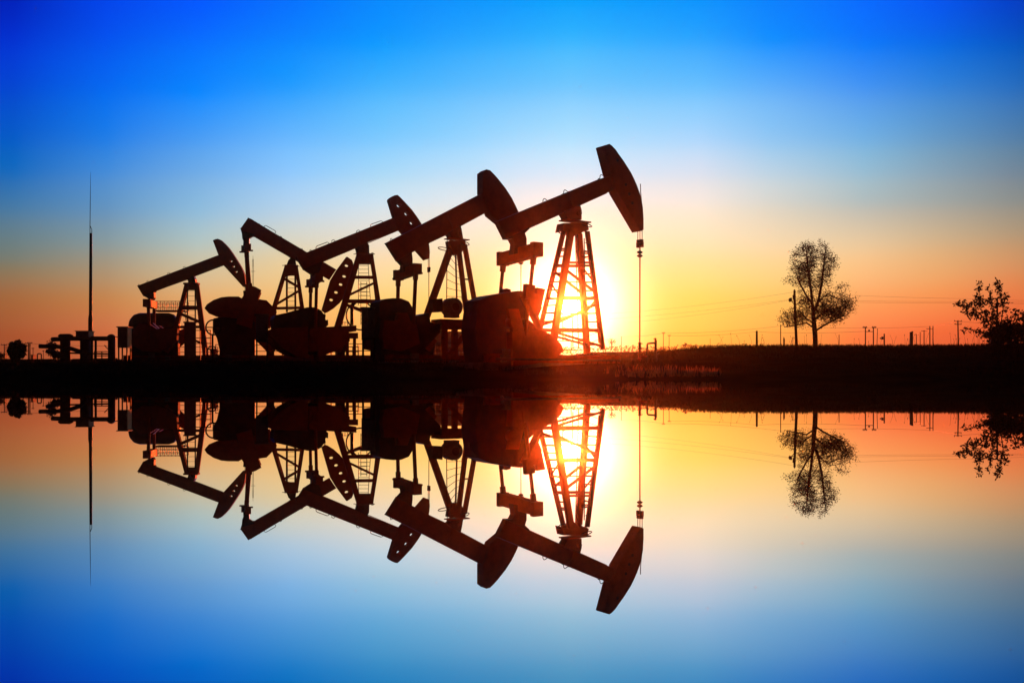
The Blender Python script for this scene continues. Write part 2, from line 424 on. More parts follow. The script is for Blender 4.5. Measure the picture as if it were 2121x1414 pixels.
    for z in (1.0, .62, .3): rl.tube([(ra-.02, ya, z), (rb+.02, ya, z)], .02, 6)
    rl.build('guard_rail', M['steel'], root)
    hx = hubq.x; mo = MB(); mx_ = hx+c.get('mo', 1.5); mo.tube([(mx_, -.1, .75), (mx_, -.02, .75), (mx_, .62, .75), (mx_, .7, .75)], [.2, .28, .28, .2], 16)
    mo.box(mx_-.2, mx_+.2, .02, .55, .34, .55); mo.box(mx_-.12, mx_+.12, .15, .45, 1.0, 1.16)
    mo.build('drive_motor', M['steel'], root)
    bg = MB(); bg.bar((mx_, -.3, .75), (hx+.15, -.3, hubq.z*.9), .62, .12, w2=.9, h2=.12); bg.build('belt_cover', M['paint2'], root)
    pp = MB(); pp.tube([(xa+.2, -1.15, .12), (xb-.4, -1.15, .12), (xb-.25, -1.0, .12), (xb-.25, -.7, .12)], .045, 8)
    pp.build('oil_line', M['pipe'], root)
    for k in range(3):
        x = xa+(xb-xa)*rr_.uniform(.1, .9); w_ = rr_.uniform(.1, .22); h_ = rr_.uniform(.2, .5)
        bx_ = MB(); bx_.box(x-w_, x+w_, -1.0, -.78, .0, h_); bx_.box(x-w_-.02, x+w_+.02, -1.02, -.76, h_+.002, h_+.03); bx_.build('junction_box', M['grey'], root)
    for fn in c.get('extra', ()): fn(j, root)
    return j, root

z6 = lambda *p: Z(5.05, 980, 280, p)
z7 = lambda *p: Z(4.284, 980, 470, p)
z5 = lambda *p: Z(3.144, 780, 330, p)
z4 = lambda *p: Z(3.72, 620, 390, p)
z3 = lambda *p: Z(4.16, 480, 430, p)
z2 = lambda *p: Z(4.42, 250, 460, p)

def brake_blocks(j, root):
    b = MB()
    b.prism(j.xz(z7((460,505),(540,520),(520,640),(450,640)), -1.1), -1.2, -.98)
    b.build('crank_pin_block', M['paint'], root); b = MB()
    b.prism(j.xz(z7((258,556),(285,546),(322,556),(322,600),(250,610)), .9), .8, 1.05)
    b.build('crank_pin_block', M['paint'], root)
    b = MB(); b.prism(j.xz(z7((552,540),(622,552),(585,720),(540,720)), -.6), -.75, -.55); b.build('brake_guard', M['paint'], root)
    q = j.at(1001, 628, -.3); b = MB()
    b.tube([q+Vector((.62*math.cos(t*math.pi/10), 0, .62*math.sin(t*math.pi/10)-.5)) for t in range(11)], .03, 8); b.build('belt_guard', M['steel'], root)

P1 = dict(px=1190, d=42.0, phi=55, z0=.66, mat=M['paint'], bw=.36, hw=.56,
 label='tallest pump jack, its lattice post standing in front of the sun',
 beam=[(1033,459)]+z6((487,812),(1040,583),(1370,450),(1480,405),(1500,560),(1400,605),(1120,730),(950,805),(590,970),(355,1080)),
 flanges=[(0,3),(6,9)], bands=[(z6((1010,600))[0], z6((1070,760))[0])], eh=1.15,
 loops=[z6((712,712),(728,705),(732,675),(742,663),(755,668),(778,685),(800,680)), z6((925,622),(945,612),(948,585),(957,572),(970,577),(990,592),(1010,590)), z6((1305,460),(1325,452),(1328,425),(1338,412),(1350,418),(1366,430))],
 head=z6((1370,112),(1388,103),(1425,92),(1452,110),(1490,150),(1530,208),(1575,270),(1620,340),(1652,392),(1682,452),(1716,530),(1745,612),(1764,690),(1776,760),(1783,880),(1783,990),(1752,1004),(1515,600),(1445,400)),
 patch=z6((1510,262),(1597,518),(1632,615),(1665,710)),
 saddle=z6((950,800),(985,860),(990,885),(1135,885),(1137,790),(1120,728)), pivot=z6((1065,825))[0],
 tail=z6((350,1085),(415,1085),(440,1135),(425,1245),(560,1215),(560,1080),(543,1025),(590,980),(590,960)),
 eqn=z6((665,1200))[0], eqf=z6((310,1300))[0], eqh=.5, eqw=.42,
 pitn=(z6((632,1275))[0], (1086,712)), pitf=(z6((315,1355))[0], (1026,714)), pr=.075,
 hub=(1062,668), crank=[(1050,640),(1072,640),(1096,735),(1072,745)],
 weights=[z7((440,610),(540,590),(585,720),(555,790),(585,905)), z7((320,930),(590,915),(690,975),(755,1040),(778,1100),(700,1170),(520,1215),(330,1235))],
 gear=z7((55,650),(160,605),(300,582),(400,566),(455,570),(500,640),(480,1200),(60,1250),(20,900)),
 legs=[(z7((808,20))[0], .2, z7((575,985))[0],   .72, .18, .12), (z7((868,30))[0], -.2, z7((700,1090))[0], -.72, .27, .18),
       (z7((938,60))[0], .2, z7((1012,1120))[0], .72, .25, .18), (z7((1012,40))[0], -.2, z7((1152,1090))[0], -.72, .19, .12)],
 braces=[], cap=(z6((935,882))[0], z6((1195,925))[0]), gusset=z6((945,920),(1190,920),(1205,990),(1165,1010),(1150,990),(1125,1030),(1110,1000),(1050,1060),(1020,1000),(985,990),(925,1010)),
 hoops=[((1215,466), .24), ((1163,481), .17)],
 ladders=[(z7((908,60))[0], z7((935,1080))[0], z7((925,60))[0], z7((980,1080))[0], .1, 17), (z7((985,100))[0], z7((1000,1080))[0], z7((1035,130))[0], z7((1115,1030))[0], -.5, 14), (z7((795,760))[0], z7((797,1010))[0], z7((882,800))[0], z7((885,1060))[0], -.45, 3)], lr=.026,
 bridle=dict(top=z6((1745,1000))[0], car=z6((1745,1100))[0], end=(1325,740), o=(-.14,0,.14), clamps=z6((1743,1225),(1743,1262)), spur=[(1326.5,381),(1327,400),(1329,420)], s=.72, r=.03),
 skid=(985,1262), extra=[brake_blocks])
def zz(y): return z7((0, y))[0][1]
bl = []
for yl in (195, 212): bl += [(0, zz(yl), 1, zz(yl-2), .075), (2, zz(yl+20), 3, zz(yl+25), .075)]
for yl in (340, 490, 640, 765): bl += [(0, zz(yl), 1, zz(yl), .115), (2, zz(yl), 3, zz(yl), .115)]
for yl in (322, 350): bl += [(1, zz(yl), 3, zz(yl-5), .095)]
bl += [(0, zz(350), 2, zz(345), .095), (0, zz(635), 2, zz(635), .095), (1, zz(632), 3, zz(632), .115),
       (0, zz(395), 2, zz(590), .115), (1, zz(380), 3, zz(580), .115), (2, zz(745), 0, zz(870), .115), (3, zz(685), 1, zz(860), .10),
       (0, zz(915), 2, zz(918), .16), (1, zz(915), 3, zz(918), .16), (0, zz(915), 1, zz(915), .10), (2, zz(918), 3, zz(918), .10),
       (0, zz(930), 2, zz(1045), .09), (1, zz(935), 3, zz(1060), .10), (2, zz(1045), 3, zz(1045), .12), (0, zz(980), 1, zz(1010), .1)]
for yl in (265, 415, 565, 700, 840): bl += [(0, zz(yl), 1, zz(yl)-.5, .045), (2, zz(yl), 3, zz(yl), .045)]
bl += [(0, zz(500), 1, zz(635), .05), (2, zz(340), 3, zz(490), .05), (2, zz(770), 3, zz(640), .06), (1, zz(495), 3, zz(492), .05), (0, zz(765), 2, zz(765), .06)]
P1['braces'] = bl

def motor_stand(j, root):
    y = -.9
    p = lambda a, b, yy=y: j.at(*z5((a, b))[0], yy)
    s = MB()
    for yy in (-1.2, -.2):
        for a in (442, 508, 597): s.bar(p(a, 1100, yy), p(a, 1300, yy), .28, .12)
        s.bar(p(418, 1088, yy), p(622, 1088, yy), .30, .2); s.bar(p(430, 1293, yy), p(612, 1293, yy), .18, .14)
        s.bar(p(465, 1275, yy), p(592, 1115, yy), .22, .1)
    q0, q1 = p(400, 1040), p(600, 1060)
    s.box(q0.x, q1.x, -1.2, -.2, q1.z-.1, q0.z)
    s.build('motor_stand', M['paint2'], root)
    q = p(498, 962, -1.0); r = 56/3.144*j.d/F
    mo = MB(); mo.tube([(q.x, -1.25, q.z), (q.x, -1.2, q.z), (q.x, -.5, q.z), (q.x, -.4, q.z)], [r*.7, r, r, r*.8], 20)
    for k in range(18):
        t = 2*math.pi*k/18; c_, s_ = math.cos(t), math.sin(t)
        mo.bar((q.x+c_*r, -1.15, q.z+s_*r), (q.x+c_*r, -.55, q.z+s_*r), .03, .05, ref=(c_,0,s_))
    mo.box(q.x-r*.7, q.x+r*.7, -1.1, -.6, q.z-r-.08, q.z-r*.6)
    mt = mo.build('electric_motor', M['grey'], root)
    MB().tube([(q.x, -1.28, q.z), (q.x, -1.24, q.z)], r*.45, 16).build('fan_cover', M['steel'], mt)
    tb = MB(); tb.prism(j.xz(z5((362,912),(430,905),(430,992),(370,995)), -1.0), -1.0, -.6); tb.build('terminal_box', M['steel'], root)

P2 = dict(px=945, d=47.7, phi=58, z0=.78, mat=M['paint'], bw=.36, hw=.56, round=True,
 label='second pump jack from the sun, with a three legged tubular post',
 beam=z5((72,545),(300,425),(690,225),(760,190),(800,300),(700,352),(545,432),(480,482),(340,548),(230,605),(145,662)),
 flanges=[(0,2),(5,9)], bands=[(z5((460,345))[0], z5((520,480))[0]), (z5((700,230))[0], z5((760,330))[0])],
 loops=[z5((88,530),(92,515),(100,518),(106,528))],
 head=z5((692,84),(715,66),(740,72),(765,97),(790,125),(840,188),(880,250),(905,300),(928,350),(950,420),(958,490),(955,550),(930,570),(840,440),(745,362),(692,215)),
 saddle=z5((465,480),(485,500),(485,520),(565,520),(555,460),(548,430)), pivot=z5((520,490))[0],
 tail=z5((145,655),(175,688),(172,712),(175,735),(235,700),(235,650),(230,600)),
 eqn=z5((262,716))[0], eqf=z5((140,758))[0], eqh=.42, eqw=.36, eh=1.1,
 pitn=(z5((255,742))[0], z5((238,1120))[0]), pitf=(z5((141,785))[0], z5((134,1120))[0]), pr=.09,
 hub=z5((160,1040))[0], crank=z5((125,1000),(195,1000),(270,1190),(195,1215)),
 weights=[z5((40,1050),(150,1055),(250,1090),(270,1200),(150,1250),(40,1230),(25,1150))],
 gear=z5((20,925),(60,908),(110,903),(160,905),(210,925),(240,975),(255,1020),(340,1000),(352,1060),(420,1065),(420,1120),(300,1250),(290,1310),(20,1310)),
 legs=[(z5((497,535))[0], 0, z5((320,1040))[0], 0, .36, .3), (z5((532,560))[0], -.15, z5((592,1060))[0], -.7, .26, .2), (z5((572,555))[0], .15, z5((662,1060))[0], .7, .26, .2)],
 braces=[(1, z5((0,780))[0][1], 2, z5((0,780))[0][1], .1), (1, z5((0,915))[0][1], 2, z5((0,930))[0][1], .1)],
 cap=(z5((455,513))[0], z5((590,530))[0]), gusset=z5((475,530),(575,530),(580,560),(545,620),(500,620),(480,560)),
 hoops=[(z5((440,583))[0], .3), (z5((575,548))[0], .22)],
 ladders=[(z5((460,530))[0], z5((456,920))[0], z5((512,620))[0], z5((520,915))[0], -.3, 7), (z5((518,620))[0], z5((525,915))[0], z5((550,640))[0], z5((556,915))[0], .3, 7)],
 bridle=dict(top=(1079,511), car=(1079,530), end=(1079,745), clamps=[(1079,545)], s=.7),
 skid=(785,1010), extra=[motor_stand])

def skid_deck(j, root):
    b = MB(); b.prism(j.xz(z4((200,1068),(440,1055),(440,1100),(200,1110)), -.8), -.8, .8)
    p = lambda a, bb, yy: j.at(*z4((a, bb))[0], yy)
    for yy in (-.75, .75):
        b.bar(p(170, 1135, yy), p(450, 1135, yy), .3, .14)
        for a in (185, 370, 425): b.bar(p(a, 1120, yy), p(a, 1300, yy), .14, .12)
    b.build('deck_frame', M['paint2'], root)
    b = MB()
    b.tube([p(405, 900, -.3), p(405, 1055, -.3)], .09, 8); b.tube([p(390, 925, -.3), p(440, 875, -.3)], .06, 8)
    q = p(470, 980, -.2); b.tube([q+Vector((.75*math.cos(.4+t*.21), 0, .75*math.sin(.4+t*.21))) for t in range(26)], .04, 8)
    b.build('brake_lever', M['steel'], root)
    b = MB()
    for a, t in ((335,1020),(352,1035),(372,1020)): b.tube([p(a, t, .3), p(a, 1056, .3)], .02, 6)
    b.tube([p(332, 1032, .3), p(400, 1032, .3)], .015, 6); b.build('grease_line', M['steel'], root)

P3 = dict(px=755, d=52.7, phi=66, z0=.9, mat=M['paint'], bw=.36, hw=.46,
 label='middle pump jack of five, three holes in its raised head',
 beam=z4((-20,528),(60,495),(735,225),(790,205),(810,305),(780,317),(525,417),(450,457),(175,568),(40,628)),
 flanges=[(1,2),(5,8)], bands=[(z4((440,345))[0], z4((490,440))[0]), (z4((740,232))[0], z4((780,320))[0])],
 loops=[z4((128,465),(130,450),(140,443),(215,415),(226,420),(230,430)), z4((248,412),(252,402),(262,397),(272,402),(276,408)), z4((440,340),(443,328),(455,322),(465,327),(468,335)), z4((548,296),(551,280),(560,275),(630,251),(640,256),(642,266)), z4((80,490),(82,476),(90,474),(94,482))],
 head=z4((693,88),(698,76),(712,64),(735,54),(757,51),(775,66),(808,100),(840,135),(868,165),(892,198),(915,230),(935,262),(955,300),(975,350),(992,400),(1002,445),(1006,490),(1003,540),(975,550),(905,470),(812,356),(780,318),(735,228)),
 holes=z4((768,132),(828,195),(870,266)), hr=.13,
 saddle=z4((443,455),(455,488),(455,503),(540,503),(538,440),(524,415)), pivot=z4((495,465))[0],
 tail=z4((35,620),(95,660),(95,700),(100,745),(140,745),(145,660),(165,620),(178,560)),
 eqn=z4((150,690))[0], eqf=z4((85,735))[0], eqh=.34, eqw=.34, eh=1.1,
 pitn=(z4((133,720))[0], z4((122,1200))[0]), pitf=(z4((88,760))[0], z4((80,1200))[0]), pr=.085,
 hub=z3((700,1080))[0], crank=z3((665,1040),(735,1040),(745,1240),(660,1240)),
 weights=[z3((310,1060),(350,1040),(650,1030),(650,1290),(560,1280),(480,1240),(420,1200),(350,1130),(312,1090)), z3((735,1030),(1000,1060),(1010,1150),(960,1190),(880,1240),(740,1290))],
 gear=z3((360,960),(380,925),(470,905),(560,880),(650,858),(720,857),(770,885),(800,925),(810,970),(830,965),(832,1010),(800,1040),(790,1260),(560,1280),(370,1040)),
 legs=[(z4((458,508))[0], -.22, z4((272,1110))[0], -.7, .2, .15), (z4((470,508))[0], .22, z4((300,1100))[0], .7, .17, .12), (z4((552,508))[0], -.22, z4((640,1060))[0], -.7, .19, .15), (z4((556,508))[0], .22, z4((622,1060))[0], .7, .17, .12)],
 braces=[], cap=(z4((440,500))[0], z4((568,512))[0]), gusset=z4((455,512),(560,512),(568,580),(440,580)),
 ladders=[(z4((457,580))[0], z4((455,900))[0], z4((530,580))[0], z4((550,900))[0], .3, 11), (z4((474,720))[0], z4((474,1050))[0], z4((520,720))[0], z4((520,1050))[0], -.3, 11)], lr=.018,
 bridle=dict(top=z4((997,545))[0], car=z4((998,612))[0], end=(888.5,742), clamps=[], s=.55),
 skid=(655,835), extra=[skid_deck])
y4 = lambda y: 390+y/3.72
P3['braces'] = [(0, y4(687), 2, y4(687), .17), (1, y4(690), 3, y4(690), .1), (0, y4(872), 2, y4(872), .2), (1, y4(875), 3, y4(875), .1), (2, y4(725), 0, y4(838), .12), (0, y4(890), 2, y4(990), .12), (1, y4(900), 3, y4(1000), .1), (0, y4(872), 1, y4(872), .1), (2, y4(872), 3, y4(872), .1), (0,y4(687),1,y4(687),.1), (2,y4(687),3,y4(687),.1)]
for x0, x1, yy in ((418,450,507),(560,582,507),(432,450,494),(555,572,498)):
    P3['loops'].append(z4((x0,yy),(x1,yy)))

P4 = dict(px=600, d=59.0, phi=76, z0=1.04, mat=M['paint'], bw=.36, hw=.42,
 label='pump jack with its head swung down and its rear end up',
 beam=z3((75,180),(140,88),(165,95),(640,385),(900,535),(845,617),(510,427),(205,250),(130,240),(88,225)),
 flanges=[(1,4),(5,7)], bands=[(z3((560,340))[0], z3((500,425))[0])],
 loops=[z3((280,170),(283,158),(295,155),(375,200),(380,210),(372,222)), z3((415,250),(422,246),(430,252),(430,262)), z3((595,362),(600,354),(608,355),(612,365)), z3((235,148),(240,138),(244,150)), z3((70,178),(85,180))],
 head=z3((985,425),(997,424),(1035,450),(1046,475),(1048,500),(1043,545),(1030,600),(1012,655),(985,735),(960,785),(930,822),(880,866),(830,897),(805,906),(775,882),(850,622),(900,540)),
 holes=z3((990,498),(970,590),(940,660),(900,728),(858,793)), hr=.115,
 saddle=z3((474,488),(488,452),(512,428),(548,445),(556,490)), pivot=z3((520,470))[0],
 tail=z3((85,200),(90,260),(100,285),(95,380),(150,380),(152,265),(185,245),(200,230)),
 eqn=z3((140,345))[0], eqf=z3((108,360))[0], eqh=.34, eqw=.3, eh=1.05,
 pitn=(z3((132,385))[0], z3((158,700))[0]), pitf=(z3((122,385))[0], z3((140,705))[0]), pr=.09,
 hub=z3((110,930))[0], crank=z3((155,672),(205,683),(256,712),(235,765),(170,1040),(40,1000),(80,790)),
 weights=[z2((768,790),(790,755),(850,715),(920,690),(985,683),(1080,683),(1110,700),(1060,880),(940,868),(860,845),(790,815)),
          z3((235,790),(262,795),(300,800),(340,840),(385,885),(388,905),(330,1030),(290,1020),(190,980))],
 gear=z2((850,880),(900,870),(1230,860),(1230,1270),(900,1270),(905,1170),(880,1060),(840,990)),
 legs=[(z3((468,508))[0], -.2, z3((345,905))[0], -.62, .18, .13), (z3((482,508))[0], .2, z3((368,900))[0], .62, .12, .1), (z3((556,500))[0], -.2, z3((622,930))[0], -.62, .17, .13), (z3((552,500))[0], .2, z3((604,920))[0], .62, .12, .1)],
 braces=[], cap=(z3((455,495))[0], z3((572,508))[0]), gusset=z3((468,508),(560,508),(566,570),(458,590)),
 ladders=[(z3((475,560))[0], z3((475,900))[0], z3((548,560))[0], z3((548,900))[0], .35, 9)], lr=.06,
 bridle=dict(top=z3((805,900))[0], car=z3((800,925))[0], end=z3((800,1200))[0], clamps=[], s=.55),
 skid=(420,660))
y3 = lambda y: 430+y/4.16
P4['braces'] = [(0, y3(605), 2, y3(690), .15), (2, y3(712), 0, y3(845), .14), (0, y3(868), 2, y3(862), .16), (1, y3(868), 3, y3(862), .1), (0, y3(580), 2, y3(580), .1), (0,y3(868),1,y3(868),.1), (2,y3(862),3,y3(862),.1)]
P4['loops'] += [z3((435,498),(468,498)), z3((562,504),(592,506))]

P5 = dict(px=398, d=73.0, phi=90, z0=1.36, gy=.22, mat=M['paint'], bw=.36, hw=.4,
 label='farthest and smallest pump jack, in front of the round storage tank',
 beam=z2((150,585),(890,305),(960,285),(1000,360),(940,387),(665,490),(610,520),(320,622),(308,640),(205,677)),
 flanges=[(0,1),(4,7)], loops=[z2((430,478),(430,466),(440,461),(450,467),(448,474)), z2((572,425),(572,412),(583,407),(593,412),(590,420)), z2((240,550),(240,538),(250,538),(254,545)), z2((160,580),(165,568),(172,575))],
 head=z2((843,167),(866,156),(890,152),(915,163),(950,195),(985,233),(1020,282),(1050,328),(1080,375),(1103,415),(1120,450),(1132,485),(1142,550),(1143,592),(1120,592),(945,400),(893,300)),
 holes=z2((1010,357),(1033,405),(1057,453)), hr=.10,
 saddle=z2((608,520),(618,548),(612,565),(686,565),(680,520),(664,490)), pivot=z2((648,535))[0],
 tail=z2((205,672),(248,698),(272,715),(296,712),(306,690),(303,640),(318,622)),
 eqn=z2((242,742))[0], eqf=z2((300,760))[0], eqh=.5, eqw=.5, eh=1.2,
 pitn=(z2((253,770))[0], z2((262,1100))[0]), pitf=(z2((306,790))[0], z2((300,1080))[0]), pr=.12,
 hub=z2((280,1030))[0], crank=z2((230,990),(330,990),(340,1170),(240,1180)),
 weights=[z2((120,1000),(180,925),(270,935),(340,980),(340,1190),(200,1180),(120,1130)), z2((340,980),(480,975),(530,950),(520,1080),(440,1150),(345,1190))],
 gear=z2((88,1000),(112,945),(150,925),(290,922),(345,975),(420,968),(520,940),(528,1275),(90,1275)),
 legs=[(z2((608,560))[0], -.22, z2((492,1010))[0], -.75, .3, .15), (z2((622,565))[0], .22, z2((508,1000))[0], .75, .2, .12), (z2((698,570))[0], -.22, z2((792,1260))[0], -.75, .3, .15), (z2((688,570))[0], .22, z2((765,1230))[0], .75, .2, .12)],
 braces=[], cap=(z2((582,556))[0], z2((716,572))[0]), gusset=z2((600,572),(702,572),(708,612),(592,612)),
 ladders=[(z2((612,610))[0], z2((608,1230))[0], z2((682,610))[0], z2((684,1230))[0], -.4, 14)], lr=.05,
 bridle=dict(top=z2((1140,592))[0], car=z2((1140,632))[0], end=z2((1140,1250))[0], clamps=[], s=.9),
 skid=(262,440))
y2 = lambda y: 460+y/4.42
P5['braces'] = [(0, y2(785), 2, y2(785), .3), (0, y2(835), 2, y2(925), .22), (0, y2(960), 2, y2(960), .2), (0, y2(1120)-25, 2, y2(1120), .15), (1, y2(790), 3, y2(790), .15), (0,y2(785),1,y2(785),.15), (2,y2(785),3,y2(785),.15), (0, y2(615), 2, y2(615), .15)]
for cfg in (P1, P2, P3, P4, P5): make_jack(cfg)

# ------------------------------------------------------------------ small things on the site
def plain_box(m, a, b, d0, dd): # pixel box at depth d0, dd deep
    p, q = at(*a, d0), at(*b, d0); m.box(p.x, q.x, d0, d0+dd, q.z, p.z); return p, q

def cabinet(a, b, d, dd, label, basepy, roof=True, doors=2, rz=0):
    p, q = at(*a, d), at(*b, d); cx = (p.x+q.x)/2; w = q.x-p.x; zb = q.z; zt = p.z
    g0 = gz(cx, d+dd/2)
    r = empty('control_cabinet', (cx, d+dd/2, g0), rz); tag(r, label, 'cabinet', 'grey electrical cabinets among the pump jacks')
    b_ = MB(); b_.box(-w/2, w/2, -dd/2, dd/2, zb-g0, zt-g0-.06); b_.build('housing', M['grey'], r)
    if roof: MB().box(-w/2-.06, w/2+.06, -dd/2-.06, dd/2+.06, zt-g0-.058, zt-g0).build('roof', M['grey'], r)
    for k in range(doors):
        x0 = -w/2+.03+k*(w-.06)/doors; x1 = -w/2+.03+(k+1)*(w-.06)/doors
        do = MB().box(x0+.015, x1-.015, -dd/2-.02, -dd/2-.001, zb-g0+.05, zt-g0-.1).build('door', M['grey'], r)
        MB().box(x1-.09, x1-.06, -dd/2-.06, -dd/2-.021, (zb+zt)/2-g0-.1, (zb+zt)/2-g0+.1).build('handle', M['steel'], do)
    if zb-g0 > .15:
        for sx in (-1, 1):
            for sy in (-1, 1):
                MB().bar((sx*(w/2-.05), sy*(dd/2-.05), -.1), (sx*(w/2-.05), sy*(dd/2-.05), zb-g0), .07).build('leg', M['steel'], r)
        MB().box(-w/2, w/2, -dd/2, dd/2, zb-g0-.08, zb-g0-.002).build('platform', M['steel'], r)
    return r
cabinet((243.5,676), (264,717), 60, .66, 'dark cabinet on a stand whose side glows red, right of the pipes', 745, doors=1)
cabinet((379,666), (402,742), 64, .6, 'narrow tall cabinet standing before the post of the farthest pump jack', 745, doors=1, rz=.32)
cabinet((527,650), (552,704), 50, .6, 'grey cabinet on thin legs between the butterfly counterweight and the round drive housing', 745, doors=1, rz=.25)
cabinet((756,636), (789,700), 45.5, 1.0, 'largest grey green cabinet, double doored, under the middle pump jack', 745, doors=2, rz=-.5)

# storage tank behind the farthest pump
def tank():
    d = 84; p, q = at(268, 648, d), at(372, 690, d); zc = (p.z+q.z)/2-.3; r = (p.z-q.z)/2+.35; g0 = gz(p.x, d)
    t = empty('storage_tank', ((p.x+q.x)/2, d, g0)); tag(t, 'dark horizontal tank with rounded ends and a railed roof walkway', 'tank')
    L = (q.x-p.x)/2; zc = p.z-r-g0
    b = MB(); pts = [(-L+r*.75*(1-math.cos(a)), 0, zc) for a in (0.05,.35,.7,1.1,1.57)]; rr = [r*math.sin(max(a,.12)) for a in (0.05,.35,.7,1.1,1.57)]
    pts += [(L-r*.75*(1-math.cos(a)), 0, zc) for a in (1.57,1.1,.7,.35,.05)]; rr += [r*math.sin(max(a,.12)) for a in (1.57,1.1,.7,.35,.05)]
    b.tube(pts, rr, 24); b.build('shell', M['tank'], t)
    x0 = at(323, 0, d).x-(p.x+q.x)/2; x1 = at(385, 0, d).x-(p.x+q.x)/2; zt = p.z-g0
    MB().box(x0, x1, -.7, .7, zt+.1, zt+.2).build('walkway', M['tank'], t)
    zr = at(0, 625, d).z-g0
    for y in (-.7, .7):
        rl = MB()
        for k in range(9):
            x = x0+(x1-x0)*k/8; rl.tube([(x, y, zt+.2), (x, y, zr)], .025, 5)
        for h in (1.0, .66, .33): rl.tube([(x0, y, zt+.2+(zr-zt-.2)*h), (x1, y, zt+.2+(zr-zt-.2)*h)], .022, 5)
        rl.build('railing', M['steel'], t)
    ld = MB()
    for y in (-.3, .3):
        ld.tube([(x1, y, zt+.2), (x1+.5, y, 0)], .03, 5)
    for k in range(9): ld.tube([(x1+.5*(k+.5)/9, -.3, (zt+.2)*(1-(k+.5)/9)), (x1+.5*(k+.5)/9, .3, (zt+.2)*(1-(k+.5)/9))], .02, 5)
    ld.build('ladder', M['steel'], t)
    for x in (-L*.55, L*.55): MB().box(x-.2, x+.2, -r*.7, r*.7, -.1, zc-r*.55).build('support', M['conc'], t)
tank()

# lightning rod mast
def mast():
    d = 58; b0 = at(187, 745, d); g0 = gz(b0.x, d)
    t = empty('lightning_mast', (b0.x, d, g0)); tag(t, 'tall slim lightning mast rising behind the pipe manifold', 'mast')
    p = lambda px, py: at(px, py, d)-Vector((b0.x, d, g0))
    MB().tube([(p(187,0).x, 0, -.2), p(187,660), p(187.5,650), p(188.2,483)], [.125,.115,.092,.075], 12).build('pole', M['steel'], t)
    m = MB(); m.tube([p(186.6,497), p(186.4,470), p(187,410), p(187.6,357)], [.022,.022,.018,.006], 6); m.tube([p(190,484), p(190.2,476), p(187.4,469)], .02, 6)
    m.build('rod', M['steel'], t)
mast()

# pipe manifold at the left
def manifold():
    d = 56; o = at(165, 745, d); g0 = gz(o.x, d)
    t = empty('pipe_manifold', (o.x, d, g0)); tag(t, 'dark lagged pipework with two open pipe ends and a domed vessel', 'pipework')
    z4_ = lambda a, b, y=0: at(a/6.43, 640+b/6.43, d)-Vector((o.x, d, g0))+Vector((0, y, 0))
    k = d/F/6.43
    MB().tube([z4_(690,404), z4_(790,400), z4_(960,392), z4_(1470,392)], 30*k, 14).build('upper_pipe', M['pipe'], t)
    m = MB(); m.tube([z4_(775,358), z4_(800,352), z4_(930,350), z4_(970,362)], [10*k,22*k,22*k,14*k], 10); m.build('lagging', M['pipe'], t)
    MB().tube([z4_(580,498,-.5), z4_(650,500,-.5), z4_(800,500,-.5), z4_(1000,530,-.5), z4_(1120,570,-.5), z4_(1190,640,-.5), z4_(1200,720,-.5)], 28*k, 12).build('lower_pipe', M['pipe'], t)
    for a0, a1, top, yy in ((805,935,380,0), (1040,1180,400,.3), (1440,1535,400,0)):
        MB().tube([z4_((a0+a1)/2,top,yy), z4_((a0+a1)/2,760,yy)], (a1-a0)/2*k, 14).build('riser', M['pipe'], t)
    m = MB(); q = z4_(1482,388); m.ball(q, 58*k, 58*k, 56*k); m.build('dome', M['tank'], t)
    m = MB(); a, b = z4_(1045,292), z4_(1215,385); m.box(a.x, b.x, -.35, .35, b.z, a.z-.04); m.box(a.x-.04, b.x+.04, -.4, .4, a.z-.038, a.z)
    m.build('instrument_box', M['grey'], t)
    for a in (1225, 1275): MB().tube([z4_(a,400), z4_(a,760)], 16*k, 8).build('post', M['steel'], t)
    m = MB(); m.tube([z4_(935,585), z4_(1535,600)], 11*k, 8); m.tube([z4_(935,672,.3), z4_(1535,662,.3)], 12*k, 8); m.tube([z4_(1530,370), z4_(1580,372)], 6*k, 6)
    m.tube([z4_(1390,480), z4_(1445,540)], 6*k, 6); m.build('cross_pipe', M['pipe'], t)
    MB().tube([z4_(640,560,-.2), z4_(790,600,-.2), z4_(900,640,-.2)], 26*k, 10).build('valve_body', M['pipe'], t)
manifold()

def rail_fence(px0, px1, d, tops, base, n, label):
    a = at(px0, base, d); b = at(px1, base, d); t = empty('guard_rail', (a.x, d, gz(a.x, d))); tag(t, label, 'railing', 'low steel railings round the well site')
    g0 = t.location.z; L = b.x-a.x
    for k in range(n):
        x = L*k/(n-1); MB().bar((x, 0, -.3), (x, 0, at(0, tops[0], d).z-g0), .06).build('post', M['steel'], t)
    for py in tops:
        z = at(0, py, d).z-g0; MB().tube([(-.05, 0, z), (L+.05, 0, z)], .03, 6).build('rail', M['steel'], t)
rail_fence(585, 646, 66, (728, 734, 740), 745, 6, 'low steel railing seen under the head down pump jack')
rail_fence(686, 742, 63, (718, 728, 737), 745, 6, 'low steel railing seen under the middle pump jack')
rail_fence(868, 912, 60, (719, 728, 737), 745, 5, 'low steel railing left of the motor stand')
rail_fence(955, 998, 58, (712, 722, 733), 745, 5, 'low steel railing right of the motor stand')
rail_fence(196, 226, 66, (728, 737), 745, 3, 'short low railing behind the lagged pipes')
rail_fence(404, 436, 70, (684, 700, 711), 745, 4, 'higher railing beside the farthest pump jack post')

